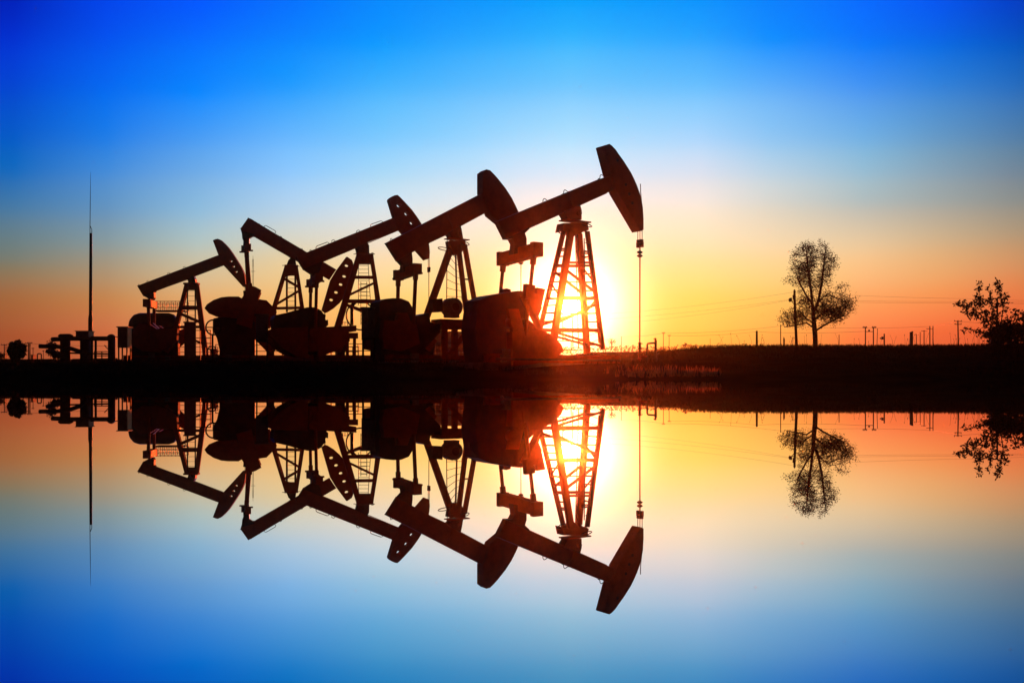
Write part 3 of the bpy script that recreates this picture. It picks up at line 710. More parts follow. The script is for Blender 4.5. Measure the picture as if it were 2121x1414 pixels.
def shed():
    d = 95; p, q = at(880, 687, d), at(985, 735, d); g0 = gz(p.x, d)
    t = empty('shed', ((p.x+q.x)/2, d+3, g0)); tag(t, 'plain grey metal shed seen through the motor stand', 'shed')
    w = (q.x-p.x)/2; h = p.z-g0
    m = MB(); m.box(-w, w, -3, 3, -.2, h*.93)
    for k in range(22):
        x = -w+.1+k*(2*w-.2)/21; m.box(x-.05, x+.05, -3.04, -3.0, 0, h*.93)
    m.build('wall', M['shed'], t)
    MB().prism([(-w-.2, h*.93), (w+.2, h*.93), (w+.1, h*.98), (0, h*1.02), (-w-.1, h*.98)], -3.3, 3.3).build('roof', M['shed'], t)
    for x in (-w*.5, w*.35):
        f = MB().box(x-.45, x+.45, -3.09, -3.05, h*.35, h*.6).build('window', M['tank'], t)
    MB().box(-.2, .7, -3.1, -3.05, 0, h*.5).build('door', M['tank'], t)
shed()

def barrel():
    d = 66; p, q = at(437, 725, d), at(450, 745, d); r = (q.x-p.x)/2; h = p.z-q.z+.1; x = (p.x+q.x)/2
    m = MB(); prof = [(0,1),(.05,1.04),(.07,1),(.33,1),(.35,1.05),(.38,1),(.64,1),(.66,1.05),(.69,1),(.94,1),(.96,1.04),(1,1)]
    m.tube([(0, 0, h*a) for a, _ in prof], [r*b for _, b in prof], 18)
    o = m.build('oil_drum', M['paint']); o.location = (x, d, gz(x, d)-.02); tag(o, 'red oil drum on the ground right of the farthest pump jack post', 'drum')
    b = MB(); b.tube([at(425,695,d), at(425,716,d), at(430,722,d), at(452,729,d)], .05, 8); b.tube([at(432,722,d), at(434,717,d), at(444,718,d), at(447,723,d)], .045, 8)
    tag(b.build('bent_pipe', M['pipe']), 'thin bent pipe hooking over the red oil drum', 'pipe')
    w = MB(); c = at(441,674,56); w.tube([c+Vector((.42*math.cos(t*math.pi/12), .08, .42*math.sin(t*math.pi/12)-.1)) for t in range(25)], .045, 8, caps=False)
    w.tube([c+Vector((-.4,.08,-.1)), c+Vector((.4,.08,-.1))], .03, 6); w.tube([c+Vector((0,.08,.3)), c+Vector((0,.08,-.5))], .03, 6); w.tube([c+Vector((-.05,.08,-.5)), c+Vector((-.05,.08,-1.9))], .06, 8)
    tag(w.build('hand_wheel', M['steel']), 'spoked wheel on a post left of the butterfly counterweight', 'wheel')
barrel()

# wellhead under the nearest horse head
def wellhead():
    d = 44.5; o = at(1325, 742, d); g0 = gz(o.x, d); t = empty('wellhead', (o.x, d, g0)); tag(t, 'flanged wellhead below the nearest horse head', 'wellhead')
    p = lambda px, py, y=0: at(px, py, d)-Vector((o.x, d, g0))+Vector((0, y, 0))
    m = MB(); ys = [(709,2.2),(711,3),(713,1.8),(716,2.4),(718,1.9),(722,2.6),(724,2),(729,2.2),(731,3),(734,3),(735,2),(741,2),(742,3.6),(745,3.6),(748,2.4)]
    m.tube([p(1325,y) for y, _ in ys]+[Vector((0,0,-.3))], [r*1.3*d/F for _, r in ys]+[.06], 14); m.build('stuffing_box', M['paint2'], t)
    MB().tube([p(1325,711.5), p(1331,711.5)], .02, 6).build('valve_stem', M['steel'], t)
    MB().tube([p(1325,738), p(1340,738)], .045, 10).build('flow_line', M['paint2'], t)
wellhead()
def bridge_pipe():
    d = 44.5; o = at(1350, 745, d); g0 = gz(o.x, d); t = empty('pipe_loop', (o.x, d, g0)); tag(t, 'square bent pipe loop with a valve right of the wellhead', 'pipe')
    p = lambda px, py, y=0: at(px, py, d)-Vector((o.x, d, g0))+Vector((0, y, 0))
    k = d/F
    m = MB(); m.tube([p(1340.5,755), p(1340.5,714), p(1342,711.5), p(1345,711), p(1357,710)], 1.9*k, 10); m.tube([p(1358,760), p(1358,704)], 2.7*k, 12)
    m.tube([p(1357,728), p(1361,755), p(1363,768)], 2.6*k, 10)
    m.tube([p(1340.5,756), p(1325,752), p(1300,753), p(1262,755)], 1.6*k, 10); m.tube([p(1352,742), p(1366,730)], 1.3*k, 8)
    for a, b in ((1300,753),(1278,754)): m.tube([p(a-1.5,b), p(a+1.5,b)], 3*k, 12)
    for a, b in ((1340.5,724),(1358,731)): m.tube([p(a,b-1.2), p(a,b+1.2)], 3.4*k, 12)
    m.build('pipe_run', M['pipe'], t)
    v = MB(); v.tube([p(1357.5,704), p(1357.5,700)], .03, 6); v.tube([p(1353.5,701.5), p(1360,701.5)], .018, 6); v.tube([p(1357,703), p(1357,699.5)], [.05,.02], 8); v.build('valve', M['steel'], t)
bridge_pipe()

# ------------------------------------------------------------------ poles and lines
def pole(px, top, d, r, label, base=None, lean=0, arms=(), cat='utility pole', name='utility_pole', group='distant poles along the horizon', extra=None):
    a = at(px, top, d); bx = at(px+lean, 0, d).x; g0 = gz(bx, d)
    t = empty(name, (bx, d, g0)); tag(t, label, cat, group)
    top_ = Vector((a.x-bx, 0, a.z-g0))
    MB().tube([(0,0,-.4), top_], [r, r*.75], 10).build('pole', M['wood'], t)
    ppm = d/F
    for y, w in arms:
        f = (y-top)*ppm; c = top_*(1-f/max(top_.z, .1)); m = MB()
        m.bar(c+Vector((-w*ppm, -.05, 0)), c+Vector((w*ppm, -.05, 0)), .11, .11)
        m.build('crossarm', M['wood'], t)
        for s in (-1, 0, 1):
            q = c+Vector((s*w*ppm*.92, -.05, .05)); u = min(1, 90/d); MB().tube([q, q+Vector((0,0,.10*u)), q+Vector((0,0,.14*u)), q+Vector((0,0,.28*u))], [.03*u,.09*u,.07*u,.05*u], 8).build('insulator', M['porc'], t)
    if extra: extra(t, top_, ppm)
    return t
def bracket(t, top, k):
    c = Vector((top.x-1*k, 0, top.z)); 
    p = lambda px, py: Vector((top.x+(px-1643)*k, 0, top.z-(py-607)*k))
    m = MB(); m.bar(p(1645,625), p(1632,625), .05, .05); m.bar(p(1644,633), p(1638,626), .035, .035); m.build('bracket_arm', M['steel'], t)
    for q in (p(1636,622), p(1633,623), p(1643,605)):
        MB().tube([q+Vector((0,0,-.08)), q, q+Vector((0,0,.06)), q+Vector((0,0,.14))], [.03,.08,.06,.04], 8).build('insulator', M['porc'], t)
    m = MB(); m.tube([p(1642,612), p(1642,622)], [.1,.07], 8); m.build('pole_clamp', M['steel'], t)
pole(1645.5, 606, 64, .10, 'leaning pole with a side bracket, beside the tall tree', lean=5, extra=bracket, group=None)
pole(1567.5, 685, 66, .085, 'bare grey post standing alone left of the tall tree', group=None)
pole(1617, 672, 110, .06, 'thin pole seen through the lowest left boughs of the tall tree', group=None)
def loop(t, top, k):
    m = MB(); m.tube([Vector((0,0,0)), top+Vector((0,0,-.2)), top+Vector((.5*k,0,0)), top+Vector((2*k,0,-.2)), Vector((2.2*k,0,0))], .04, 6); m.build('loop', M['steel'], t)
pole(1623, 698, 90, .02, 'short thin stake with a narrow loop left of the leaning pole', extra=loop, name='loop_stake', cat='stake', group=None)
pole(1738, 693, 110, .05, 'short thin stake just right of the tall tree', name='marker_stake', cat='stake', group=None)
def hframe():
    d = 150; k = d/F; bx = at(1801, 0, d).x; g0 = gz(bx, d); t = empty('twin_pole', (bx, d, g0)); tag(t, 'twin poles joined by a bar carrying a transformer', 'utility pole')
    p = lambda px, py, y=0: at(px, py, d)-Vector((bx, d, g0))+Vector((0, y, 0))
    for x in (1792.5, 1809): MB().tube([(p(x,0).x,0,-.4), p(x,677)], [.1,.08], 10).build('pole', M['wood'], t); 
    for x in (1791, 1810):
        MB().bar(p(x-4.5,678,-.1), p(x+4.5,678,-.1), .12, .1).build('crossarm', M['wood'], t)
        for s in (-3.5,0,3.5): MB().tube([p(x+s,678,-.1), p(x+s,675.5,-.1)], [.07,.05], 6).build('insulator', M['porc'], t)
    MB().bar(p(1792,686.5), p(1809,686.5), .09, .09).build('bar', M['wood'], t)
    MB().tube([p(1800,686.2), p(1800,682.6)], .13, 10).build('transformer', M['grey'], t)
hframe()
pole(1817.5, 680, 140, .055, 'slightly tilted bare pole right of the twin poles', lean=-2.5, group=None)
def equip(t, top, k):
    p = lambda dx, dy: Vector((top.x+dx*k, 0, top.z-dy*k))
    m = MB(); m.bar(p(0,10), p(-8,10), .08, .08); m.bar(p(0,6), p(-4,8), .07, .07); m.build('bracket_arm', M['steel'], t)
    MB().tube([p(-4,6), p(-4,12)], .14, 8).build('transformer', M['grey'], t); MB().tube([p(-8,8), p(-8,11)], .07, 8).build('insulator', M['porc'], t)
pole(1831.5, 691, 130, .11, 'short stout pole with equipment bracketed to its side', extra=equip, group=None)
def pillar():
    d = 120; p, q = at(1885, 687, d), at(1890.5, 714, d); g0 = gz(p.x, d); w = (q.x-p.x); h = p.z-g0; m = MB()
    m.box(-w/2, w/2, -w/2, w/2, -.3, h*.55); m.box(-w*.46, w*.46, -w*.46, w*.46, h*.55, h*.97)
    m.hexa([(-w/2,-w/2,h*.97),(w/2,-w/2,h*.97),(w/2,w/2,h*.97),(-w/2,w/2,h*.97),(-w/2,-w/2,h*.985),(w/2,-w/2,h*1.02),(w/2,w/2,h*1.02),(-w/2,w/2,h*.985)])
    o = m.build('pillar', M['conc']); o.location = ((p.x+q.x)/2, d, g0); tag(o, 'plain square concrete pillar with a slanted top on the horizon', 'pillar')
pillar()
G2 = 'line of crossarm poles receding on the right'
pole(1898, 691.5, 330, .16, 'lowest crossarm pole next to the square pillar', arms=[(693, 5)], group=G2)
pole(1906, 687.5, 290, .13, 'bare topped pole second from the square pillar', group=G2)
pole(1914, 684, 250, .14, 'third pole from the square pillar with one crossarm', arms=[(685.5, 6)], group=G2)
pole(1926, 675, 200, .13, 'taller pole with a low crossarm touching its bare neighbour', arms=[(681, 7)], group=G2)
pole(1932.5, 675, 196, .11, 'bare pole standing close against a crossarm pole of equal height', group=G2)
pole(1984, 664, 150, .12, 'largest double crossarm pole left of the shrubby tree', lean=2, arms=[(665.5, 8), (671.5, 7)], group=G2)
def potx(t, top, k):
    MB().tube([Vector((0,0,top.z-17*k)), Vector((0,0,top.z-11*k))], .12, 8).build('transformer', M['grey'], t)
pole(2065.5, 617, 66, .075, 'pole rising out of the shrubby tree at the right edge', extra=potx, group=None)
G3 = 'thin poles between the pump jacks and the tall tree'
pole(1287, 696.5, 150, .06, 'bare thin pole nearest the lattice post, right of the small round tree', group=G3)
pole(1374, 689, 170, .07, 'thin pole with small crossarm, taller of the pair right of the pipe loop', arms=[(690, 3)], group=G3)
pole(1386, 694, 190, .07, 'thin pole with small crossarm, lower of the pair right of the pipe loop', arms=[(695, 3)], group=G3)
pole(1471, 701, 120, .03, 'hair thin stake with a ball top on the far bank', name='marker_stake', cat='stake', group=None)
# left horizon
G4 = 'poles on the left horizon'
pole(9, 713, 170, .09, 'solid crossarm pole at the far left edge beside the lattice ladder', arms=[(714, 6)], group=G4)
def lattice(px0, px1, top, d, n, label, name='lattice_mast', r=.03):
    a, b = at(px0, top, d), at(px1, top, d); g0 = gz(a.x, d); t = MB()
    h = a.z-g0
    t.tube([(0,0,-.3),(0,0,h)], r, 5); t.tube([(b.x-a.x,0,-.3),(b.x-a.x,0,h)], r, 5)
    for k in range(n):
        z = h*(k+.3)/n; z2 = h*(k+1.1)/n; t.tube([(0,0,z),(b.x-a.x,0,z2 if z2 < h else z)], r*.7, 4)
    o = t.build(name, M['steel']); o.location = (a.x, d, g0); tag(o, label, 'mast'); return o
lattice(11.2, 14.2, 714, 160, 9, 'narrow lattice ladder mast at the far left edge')
pole(59, 710, 150, .10, 'left pole of the close pair, carrying two crossarms', arms=[(711, 6), (715.5, 4.5)], group=G4)
pole(62, 710, 152, .10, 'right pole of the close pair, behind the shaggy bush', arms=[(711, 5)], group=G4)
pole(68.5, 720, 200, .08, 'smaller single pole right of the close pair', arms=[(721.5, 2.5)], group=G4)
pole(90, 726, 200, .07, 'lowest thin pole just left of the lagged pipes', arms=[(727, 1.8)], group=G4)
def gate():
    d = 160; bx = at(81.5, 0, d).x; g0 = gz(bx, d); p = lambda px, py: at(px, py, d)-Vector((bx, d, g0))
    m = MB(); m.tube([Vector((p(77,0).x,0,-.3)), p(77.5,733.5), p(79,732.3), p(84,732.3), p(85.6,733.5), Vector((p(86,0).x,0,-.3))], .1, 8)
    o = m.build('pipe_arch', M['pipe']); o.location = (bx, d, g0); tag(o, 'small square pipe arch on the left horizon', 'pipe')
    m = MB(); a, b = at(64, 735.5, 180), at(68.5, 741, 180); g1 = gz(a.x, 180); w = b.x-a.x; m.box(0, w, 0, 1.2, -.2, a.z-g1); m.box(-.08, w+.08, -.1, 1.3, a.z-g1+.002, a.z-g1+.1)
    o = m.build('meter_hut', M['grey']); o.location = (a.x, 180, g1); tag(o, 'tiny flat roofed hut at the foot of the paired poles', 'hut')
gate()
def far_mast():
    d = 125; b = at(524, 745, d); g0 = gz(b.x, d); o = MB(); h = at(0, 530, d).z-g0
    for s in ((-.12,-.08),(.12,-.08),(0,.14)): o.tube([(s[0],s[1],-.3),(s[0]*.6,s[1]*.6,h*.97)], .014, 4)
    for k in range(60):
        z = h*.97*k/60; o.tube([(-.1,-.06,z),(.1,-.06,z+h*.016)], .008, 4)
    o.tube([(0,0,h*.9),(0,0,h)], .018, 4)
    for f in (.55, .72, .86): o.tube([(-.3,0,h*f),(.3,0,h*f)], .02, 4)
    q = o.build('antenna_mast', M['steel']); q.location = (b.x, d, g0); tag(q, 'hair thin antenna mast rising far behind the butterfly counterweight', 'mast')
far_mast()
def wire(pts, d0, d1, label, r=.005, sag=0):
    n = 24; V = []
    for i in range(n+1):
        t = i/n; k = t*(len(pts)-1); a = min(int(k), len(pts)-2); u = k-a
        px = pts[a][0]*(1-u)+pts[a+1][0]*u; py = pts[a][1]*(1-u)+pts[a+1][1]*u+sag*4*u*(1-u)
        V.append(at(px, py, d0+(d1-d0)*t))
    o = MB().tube(V, r, 4).build('power_line', M['cable']); tag(o, label, 'power line')
wire([(1643,605),(1240,651)], 64, 95, 'topmost wire running left from the leaning pole', sag=5)
wire([(1636,620),(1240,662)], 64, 95, 'middle wire running left from the leaning pole', sag=4)
wire([(1633,622),(1300,668)], 64, 95, 'lowest wire running left from the leaning pole', sag=4)
wire([(1643,605),(2066,619),(2200,620)], 64, 67, 'topmost wire running right from the leaning pole', sag=3)
wire([(1636,620),(2066,624),(2200,625)], 64, 67, 'middle wire running right from the leaning pole', sag=2)
wire([(1633,623),(2066,627),(2200,628)], 64, 67, 'lowest wire running right from the leaning pole', sag=2)
wire([(1374,690),(1617,675),(1926,676)], 170, 195, 'upper far wire behind the tall tree', r=.018, sag=4)
wire([(1386,695),(1567,687),(1791,686)], 190, 160, 'lower far wire behind the bare grey post', r=.018, sag=3)
wire([(1932,675),(1984,665),(2130,672)], 196, 150, 'wire between the double crossarm pole and its neighbours', r=.02, sag=2)
wire([(1898,693),(1926,681)], 330, 200, 'short dipping wire along the receding poles', r=.03, sag=2)
wire([(1287,697),(1374,690)], 150, 170, 'wire from the bare thin pole to the pole pair', r=.018, sag=2)
wire([(-20,714),(59,711)], 170, 150, 'wire at the left edge behind the shaggy bush', r=.02, sag=1)
wire([(62,711),(240,716)], 152, 150, 'wire from the close pair of poles passing behind the pipes', r=.02, sag=2)

# ------------------------------------------------------------------ trees
def leaf(mb, c, s, rnd):
    a = Vector((rnd.gauss(0,1), rnd.gauss(0,1), rnd.gauss(0,1))).normalized(); b = a.cross(Vector((rnd.gauss(0,1), rnd.gauss(0,1), rnd.gauss(0,1)))).normalized()
    l = s*rnd.uniform(.7, 1.4); w = l*.42
    mb.add([c-a*l*.5, c+b*w*.5, c+a*l*.5, c-b*w*.5], [(0,1,2,3)])
def grow(start, ells, n_att, step, seed, kill=None, infl=None, maxit=160):
    rnd = random.Random(seed); att = []
    vol = [e[3]*e[4]*e[5]*e[6] for e in ells]; tot = sum(vol)
    for e, v in zip(ells, vol):
        for _ in range(int(n_att*v/tot)+3):
            while True:
                q = Vector((rnd.uniform(-1,1), rnd.uniform(-1,1), rnd.uniform(-1,1)))
                if q.length <= 1: break
            q = q.normalized()*(rnd.random()**.5)*rnd.uniform(.85, 1.2)
            att.append(Vector((e[0]+q.x*e[3], e[1]+q.y*e[4], e[2]+q.z*e[5])))
    kill = kill or step*1.6; infl = infl or step*14
    nodes = [Vector(p) for p, _ in start]; par = [q for _, q in start]
    for it in range(maxit):
        if not att: break
        kd = kdtree.KDTree(len(nodes))
        for i, n in enumerate(nodes): kd.insert(n, i)
        kd.balance(); pull = {}; keep = []
        for a in att:
            co, i, dist = kd.find(a)
            if dist < kill: continue
            keep.append(a)
            if dist < infl or it < 6: pull.setdefault(i, []).append((a-co).normalized())
        att = keep; added = 0
        for i, l in pull.items():
            d = sum(l, Vector())/len(l)+Vector((rnd.gauss(0,.12), rnd.gauss(0,.12), rnd.gauss(0,.12)+.09))
            if d.length < .05: continue
            n = nodes[i]+d.normalized()*step
            if kd.find(n)[2] < step*.25: continue
            nodes.append(n); par.append(i); added += 1
        if not added: break
    return nodes, par
def tree_from(nodes, par, tip, power, rmax, trunk_mat, name, label, origin, leaf_mat, lsize, nleaf, spread, seed, cat='tree', group=None, leaf_from=.0, rleaf=None, clump=0):
    n = len(nodes); rad = [0.0]*n; kids = [[] for _ in range(n)]
    for i, p in enumerate(par):
        if p is not None: kids[p].append(i)
    for i in reversed(range(n)):
        rad[i] = tip if not kids[i] else (sum(rad[k]**power for k in kids[i]))**(1/power)
    rad = [min(r, rmax) for r in rad]
    root = empty(name, origin); tag(root, label, cat, group)
    t = MB()
    for i, p in enumerate(par):
        if p is None: continue
        t.tube([nodes[p]-origin, nodes[i]-origin], [max(rad[i], min(rad[p], rad[i]*1.25)), rad[i]], 6 if rad[i] < .05 else 9, caps=rad[i] > .03)
    t.build('trunk', trunk_mat, root)
    rnd = random.Random(seed+1); L = MB(); tips = [i for i in range(n) if rad[i] < (rleaf or tip*2.6)]
    for _ in range(nleaf):
        i = rnd.choice(tips)
        if clump and pnoise(nodes[i]*clump) < -.12: continue
        c = nodes[i]-origin+Vector((rnd.gauss(0,spread), rnd.gauss(0,spread), rnd.gauss(0,spread)))
        leaf(L, c, lsize, rnd)
    L.build('crown', leaf_mat, root)
    return root
def ell(px, py, d, rx, rz, dy=0, dens=1.0, ry=None):
    k = d/F; c = at(px, py, d); return (c.x, c.y+dy*k, c.z, rx*k, (ry or rx)*k*.9, rz*k, dens)
def chain(pts, d, start=None, lst=None, step=.12, ys=None):
    lst = [] if lst is None else lst; prev = start
    P = [at(a, b, d)+Vector((0, (ys[i] if ys else 0), 0)) for i, (a, b) in enumerate(pts)]
    for a, b in zip(P, P[1:]):
        n = max(1, int((b-a).length/step))
        for k in range(n+(1 if b is P[-1] else 0)):
            q = a.lerp(b, k/n)
            if prev is not None and (lst[prev][0]-q).length < 1e-4: continue
            lst.append((q, prev)); prev = len(lst)-1
    return lst
def near(lst, px, py, d):
    p = at(px, py, d); return min(range(len(lst)), key=lambda i: (lst[i][0]-p).length)
D = 72
st = chain([(1689,722),(1688,690),(1684.5,655)], D, step=.16)
def limb(pts, ys=None): chain(pts, D, near(st, *pts[0], D), st, .16, ys)
limb([(1684.5,655),(1681,610),(1676.5,560),(1674,520)], [0,0,.3,.4]); limb([(1685,648),(1693,625),(1699,590),(1702,555),(1706,515)], [0,-.2,-.3,-.4,-.5])
limb([(1681,628),(1672,610),(1664,590),(1656,565)], [0,.3,.6,.8]); limb([(1684,668),(1668,660),(1655,648)], [0,-.3,-.6]); limb([(1688,686),(1700,676),(1718,665),(1738,655)], [0,-.4,-.8,-1.0])
limb([(1687,662),(1702,652),(1722,640)], [0,.4,.8]); limb([(1692,630),(1706,616),(1724,604)], [0,.3,.5]); limb([(1684,678),(1672,668),(1650,673),(1628,677)], [0,.2,.3,.4])
ells = [ell(1662,548,D,26,42), ell(1676,528,D,16,26,dens=1.3), ell(1644,562,D,16,20,dens=.7), ell(1706,532,D,17,34), ell(1722,545,D,16,16,dens=.8), ell(1700,575,D,26,22), ell(1660,580,D,24,16,dens=.9), ell(1634,576,D,12,10,dens=.5),
        ell(1736,636,D,34,24,dens=.9), ell(1752,628,D,18,18,dens=.8), ell(1722,655,D,30,16,dens=.9), ell(1745,595,D,14,9,dens=.4), ell(1645,655,D,26,14,dens=.7), ell(1622,668,D,12,10,dens=.6), ell(1664,628,D,18,18,dens=.35), ell(1704,618,D,18,18,dens=.5), ell(1770,620,D,5,14,dens=.5), ell(1740,665,D,20,5,dens=.2), ell(1684,560,D,42,62,dens=.22), ell(1702,640,D,60,32,dens=.2), ell(1650,660,D,40,20,dens=.2)]
nd_, pr_ = grow(st, ells, 4600, .12, 3, kill=.15, infl=1.8)
b0 = at(1689, 722, D)
tree_from(nd_, pr_, .0095, 2.35, .30, M['bark'], 'tall_tree', 'tall half bare tree with two rounded crown tips on the bank', Vector((b0.x, D, b0.z)), M['leaf'], .105, 27000, .15, 5, clump=1.1)

D2 = 58
def shrub(seed, base, limbs, ells, n, leaf_mat, ls, nl, label, d=D2, spread=.09, name='shrubby_tree', step=.13, tip=.008, rmax=.12, group='shrubby trees at the right edge'):
    s = chain([base, limbs[0][0]], d, step=step)
    for l in limbs: chain(l, d, near(s, *l[0], d), s, step)
    a, b = grow(s, ells, n, step, seed); o = at(*base, d)
    tree_from(a, b, tip, 2.3, rmax, M['bark'], name, label, Vector((o.x, d, o.z)), leaf_mat, ls, nl, spread, seed, group=group)
shrub(11, (2072,722), [[(2070,700),(2058,640),(2048,600)],[(2066,690),(2040,660),(2012,635),(1985,630)],[(2070,690),(2078,640),(2066,590)],[(2066,700),(2035,690),(2000,680)],[(2062,670),(2030,640),(2028,600)]],
      [ell(2030,590,D2,14,12,dens=.8), ell(2066,592,D2,16,12,dens=.8), ell(1996,630,D2,18,12,dens=.8), ell(2030,625,D2,26,16,dens=.7), ell(2015,650,D2,24,14,dens=.7), ell(2078,630,D2,18,24,dens=.8), ell(2004,684,D2,16,7,dens=.9), ell(2050,660,D2,26,20), ell(2092,612,D2,8,5,dens=.4), ell(2062,690,D2,34,22)], 760, M['leafd'], .20, 1700,
      'open branched tree with leaves in clumps, its boughs reaching left', spread=.075)
shrub(12, (2092,725), [[(2090,705),(2084,670)],[(2092,700),(2105,670)],[(2090,706),(2070,685)]],
      [ell(2088,688,D2,24,22,dens=1.1), ell(2112,700,D2,18,22,dens=1.1), ell(2086,662,D2,8,14,dens=.7), ell(2068,700,D2,26,20), ell(2104,650,D2,8,14,dens=.7)], 560, M['leafd'], .2, 3000, 'dense dark bush beneath the open branched tree', spread=.12, name='dense_bush')
shrub(13, (2122,725), [[(2122,700),(2120,660)],[(2122,700),(2130,680)]], [ell(2121,655,D2,9,20), ell(2128,690,D2,18,28)], 260, M['leafd'], .18, 1500, 'upright dark sapling cut by the right edge of the view', spread=.09, name='sapling')
# smaller trees
shrub(14, (1267,725), [[(1267,715),(1266,708)]], [ell(1267,707,140,9,7.5)], 420, M['leaf'], .16, 160, 'small round leafless tree on the far bank right of the lattice post', d=140, spread=.2, name='small_tree', step=.16, tip=.02, rmax=.16, group=None)
shrub(15, (112,745), [[(112,735),(108,715)],[(112,735),(104,730)]], [ell(108,722,64,10,12), ell(104,708,64,6,5,dens=.6), ell(118,735,64,12,8)], 260, M['leafd'], .15, 900, 'scrubby bush behind the open pipe ends', d=64, spread=.1, name='scrub_bush', group=None)
shrub(16, (-2,745), [[(-2,740),(-1,736)]], [ell(-1,736,120,6,4)], 60, M['leafd'], .3, 300, 'low dark bush cut by the left edge', d=120, spread=.15, name='low_bush', tip=.015, group=None)

def shaggy():
    d = 54; c = at(34, 728, d); g0 = gz(c.x, d); t = empty('shaggy_bush', (c.x, d, g0)); tag(t, 'round shaggy bush with spiky sprouts near the left edge', 'bush')
    rnd = random.Random(4); m = MB(); k = d/F; cz = c.z-g0
    core = MB(); core.ball((0,0,cz), 11*k, 11*k, 14*k, 18, 12); core.tube([(0,0,-.2),(0,0,cz)], 8*k, 10)
    core.v = [tuple(Vector(v)*(1+.10*pnoise(Vector(v)*6))) for v in core.v]; core.build('trunk', M['bark'], t)
    for _ in range(2600):
        u = Vector((rnd.gauss(0,1), rnd.gauss(0,1), rnd.gauss(0,1))).normalized(); r = rnd.uniform(.75, 1.12)*(1+.38*pnoise(u*1.9+Vector((3,1,7))))*(.78+.22*min(1,max(0,u.z+1)))
        p = Vector((u.x*16*k*r, u.y*15*k*r, cz+u.z*19.5*k*r)); leaf(m, p, .17, rnd)
    m.build('foliage', M['leafd'], t)
    s = MB()
    for dx, dy, ex, ey in ((8,-14,7.5,-25),(10,-12,9,-21),(12,-11,13,-20),(-12,-10,-16,-18),(-8,-14,-12,-20),(0,-17,1,-23),(5,-15,3,-22)):
        s.tube([(dx*k,0,cz-dy*k),((dx+ex)/2*k+.02,0,cz-(dy+ey)/2*k),(ex*k,0,cz-ey*k)], [.03,.025,.004], 5)
    s.build('sprouts', M['leafd'], t)
shaggy()

# ------------------------------------------------------------------ grasses
def blades(name, spots, hmin, hmax, w, m, seed, label=None, bend=.35):
    rnd = random.Random(seed); g = MB()
    for x, y in spots:
        z = gz(x, y)-.02; h = rnd.uniform(hmin, hmax); a = rnd.uniform(0, 6.28); ww = w*rnd.uniform(.6, 1.4)
        dx, dy = math.cos(a)*ww, math.sin(a)*ww; lx, ly = rnd.gauss(0, bend)*h, rnd.gauss(0, bend)*h
        g.add([(x-dx,y-dy,z),(x+dx,y+dy,z),(x+dx*.6+lx*.4,y+dy*.6+ly*.4,z+h*.6),(x-dx*.6+lx*.4,y-dy*.6+ly*.4,z+h*.6),(x+lx,y+ly,z+h)], [(0,1,2,3),(3,2,4)])
    return tag(g.build(name, m), label, kind='stuff')
rnd = random.Random(21)
sp = []
for _ in range(15000):
    y = rnd.uniform(54, 64); x = rnd.uniform(1, y*.56)
    if y > 56.5 and rnd.random() > sstep(6, 15, x): continue
    if pnoise((x*.5, y*.5, 2)) > -.25: sp.append((x, y))
blades('bank_grass', sp, .08, .26, .02, M['grass'], 22)
sp = [(x, y) for x, y in ((rnd.uniform(-24, 24), rnd.uniform(36.4, 46)) for _ in range(16000)) if abs(x) < y*.56 and pnoise((x*.3, y*.3, 8)) > -.1]
blades('shore_grass', sp, .08, .26, .012, M['turf'], 23)
sp = []
for _ in range(70):
    u = rnd.betavariate(1, 1.0); sp.append((12+u*20, rnd.uniform(57, 62)))
st_ = MB()
for x, y in sp:
    z = gz(x, y); h = rnd.uniform(.35, .8); lx = rnd.gauss(0, .15)*h; st_.tube([(x,y,z),(x+lx*.3,y,z+h*.6),(x+lx,y,z+h)], [.008,.006,.004], 4)
    for k in range(5): leaf(st_, Vector((x+lx*(1.0+.06*k), y, z+h*(1+.03*k))), .055, rnd)
tag(st_.build('seed_stalks', M['grass']), kind='stuff')
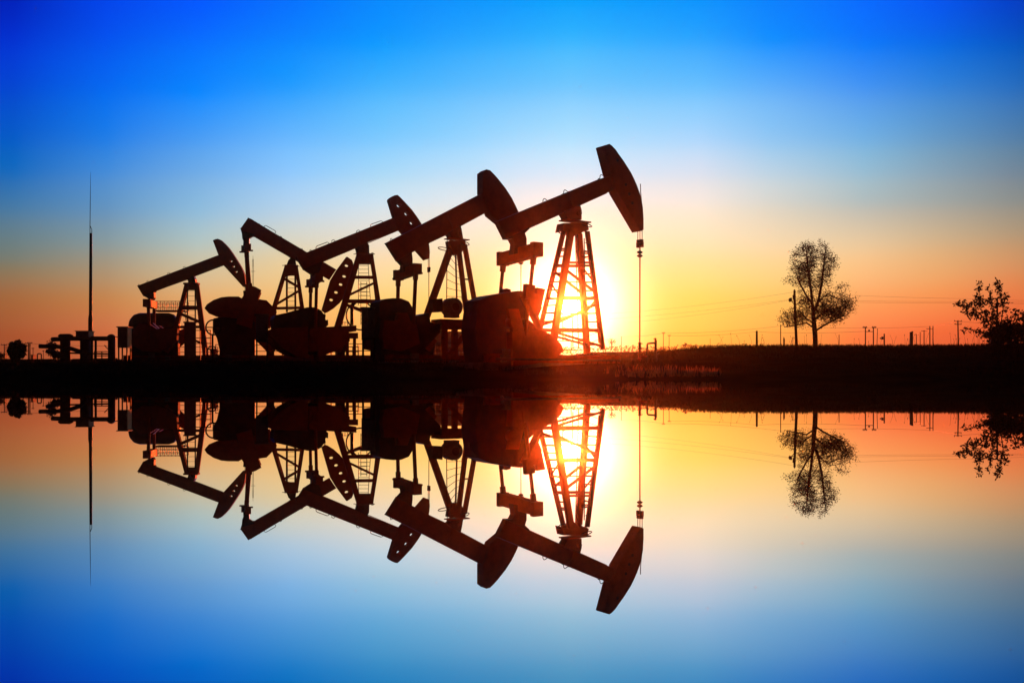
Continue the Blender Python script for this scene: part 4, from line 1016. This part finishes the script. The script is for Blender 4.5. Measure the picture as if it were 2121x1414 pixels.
# backlit orange reeds, added in place of sun glints on the water
sp = []
for _ in range(110):
    px = rnd.choice((rnd.gauss(1290,14), rnd.gauss(1345,18), rnd.gauss(1385,16), rnd.gauss(1425,16), rnd.gauss(1470,12))); y = rnd.uniform(36.0, 37.2)
    cx = (px-CX)/F*y
    for k in range(5): sp.append((cx+rnd.gauss(0,.06), y+rnd.gauss(0,.06)))
blades('glint_reeds', sp, .14, .38, .012, M['glint_reed'], 29, bend=.25)
# far tree belt behind the bank: one mass
rnd = random.Random(31); fb = MB()
for _ in range(5200):
    px = rnd.uniform(1150, 2300); d = rnd.uniform(250, 300)
    hmax = 3.0+5.0*max(0, pnoise((px*.025, 4, 0))+.35*pnoise((px*.11, 2, 0)))+(1.5 if px > 1400 else 0)
    base = at(px, 724, d); leaf(fb, base+Vector((0, 0, rnd.uniform(-1.6, hmax*.26))), .7, rnd)
tag(fb.build('far_treeline', M['leafd']), kind='stuff')
# ------------------------------------------------------------------ thin volume added to spread the sun's red glare over dark shapes
hm = bpy.data.materials.new('sun glare veil'); hm.use_nodes = True; hn = hm.node_tree; hn.nodes.clear()
ho_ = hn.nodes.new('ShaderNodeOutputMaterial'); pv = hn.nodes.new('ShaderNodeVolumePrincipled')
pv.inputs['Color'].default_value = (.96, .86, .78, 1); pv.inputs['Density'].default_value = .0003; pv.inputs['Anisotropy'].default_value = .985
hn.links.new(pv.outputs[0], ho_.inputs['Volume'])
hz = MB().box(-605, 605, -155, 505, -2.4, 18.5).build('glare_haze', hm); tag(hz, kind='stuff')

# ------------------------------------------------------------------ render settings
SC.render.engine = 'CYCLES'
c = SC.cycles; c.use_denoising = True
try: c.denoiser = 'OPENIMAGEDENOISE'
except Exception: pass
c.max_bounces = 6; c.diffuse_bounces = 2; c.glossy_bounces = 3; c.transmission_bounces = 2; c.volume_bounces = 1
c.sample_clamp_indirect = 0.0
SC.view_settings.view_transform = 'Standard'; SC.view_settings.look = 'None'
SC.view_settings.exposure = 0.0; SC.view_settings.gamma = 1.0
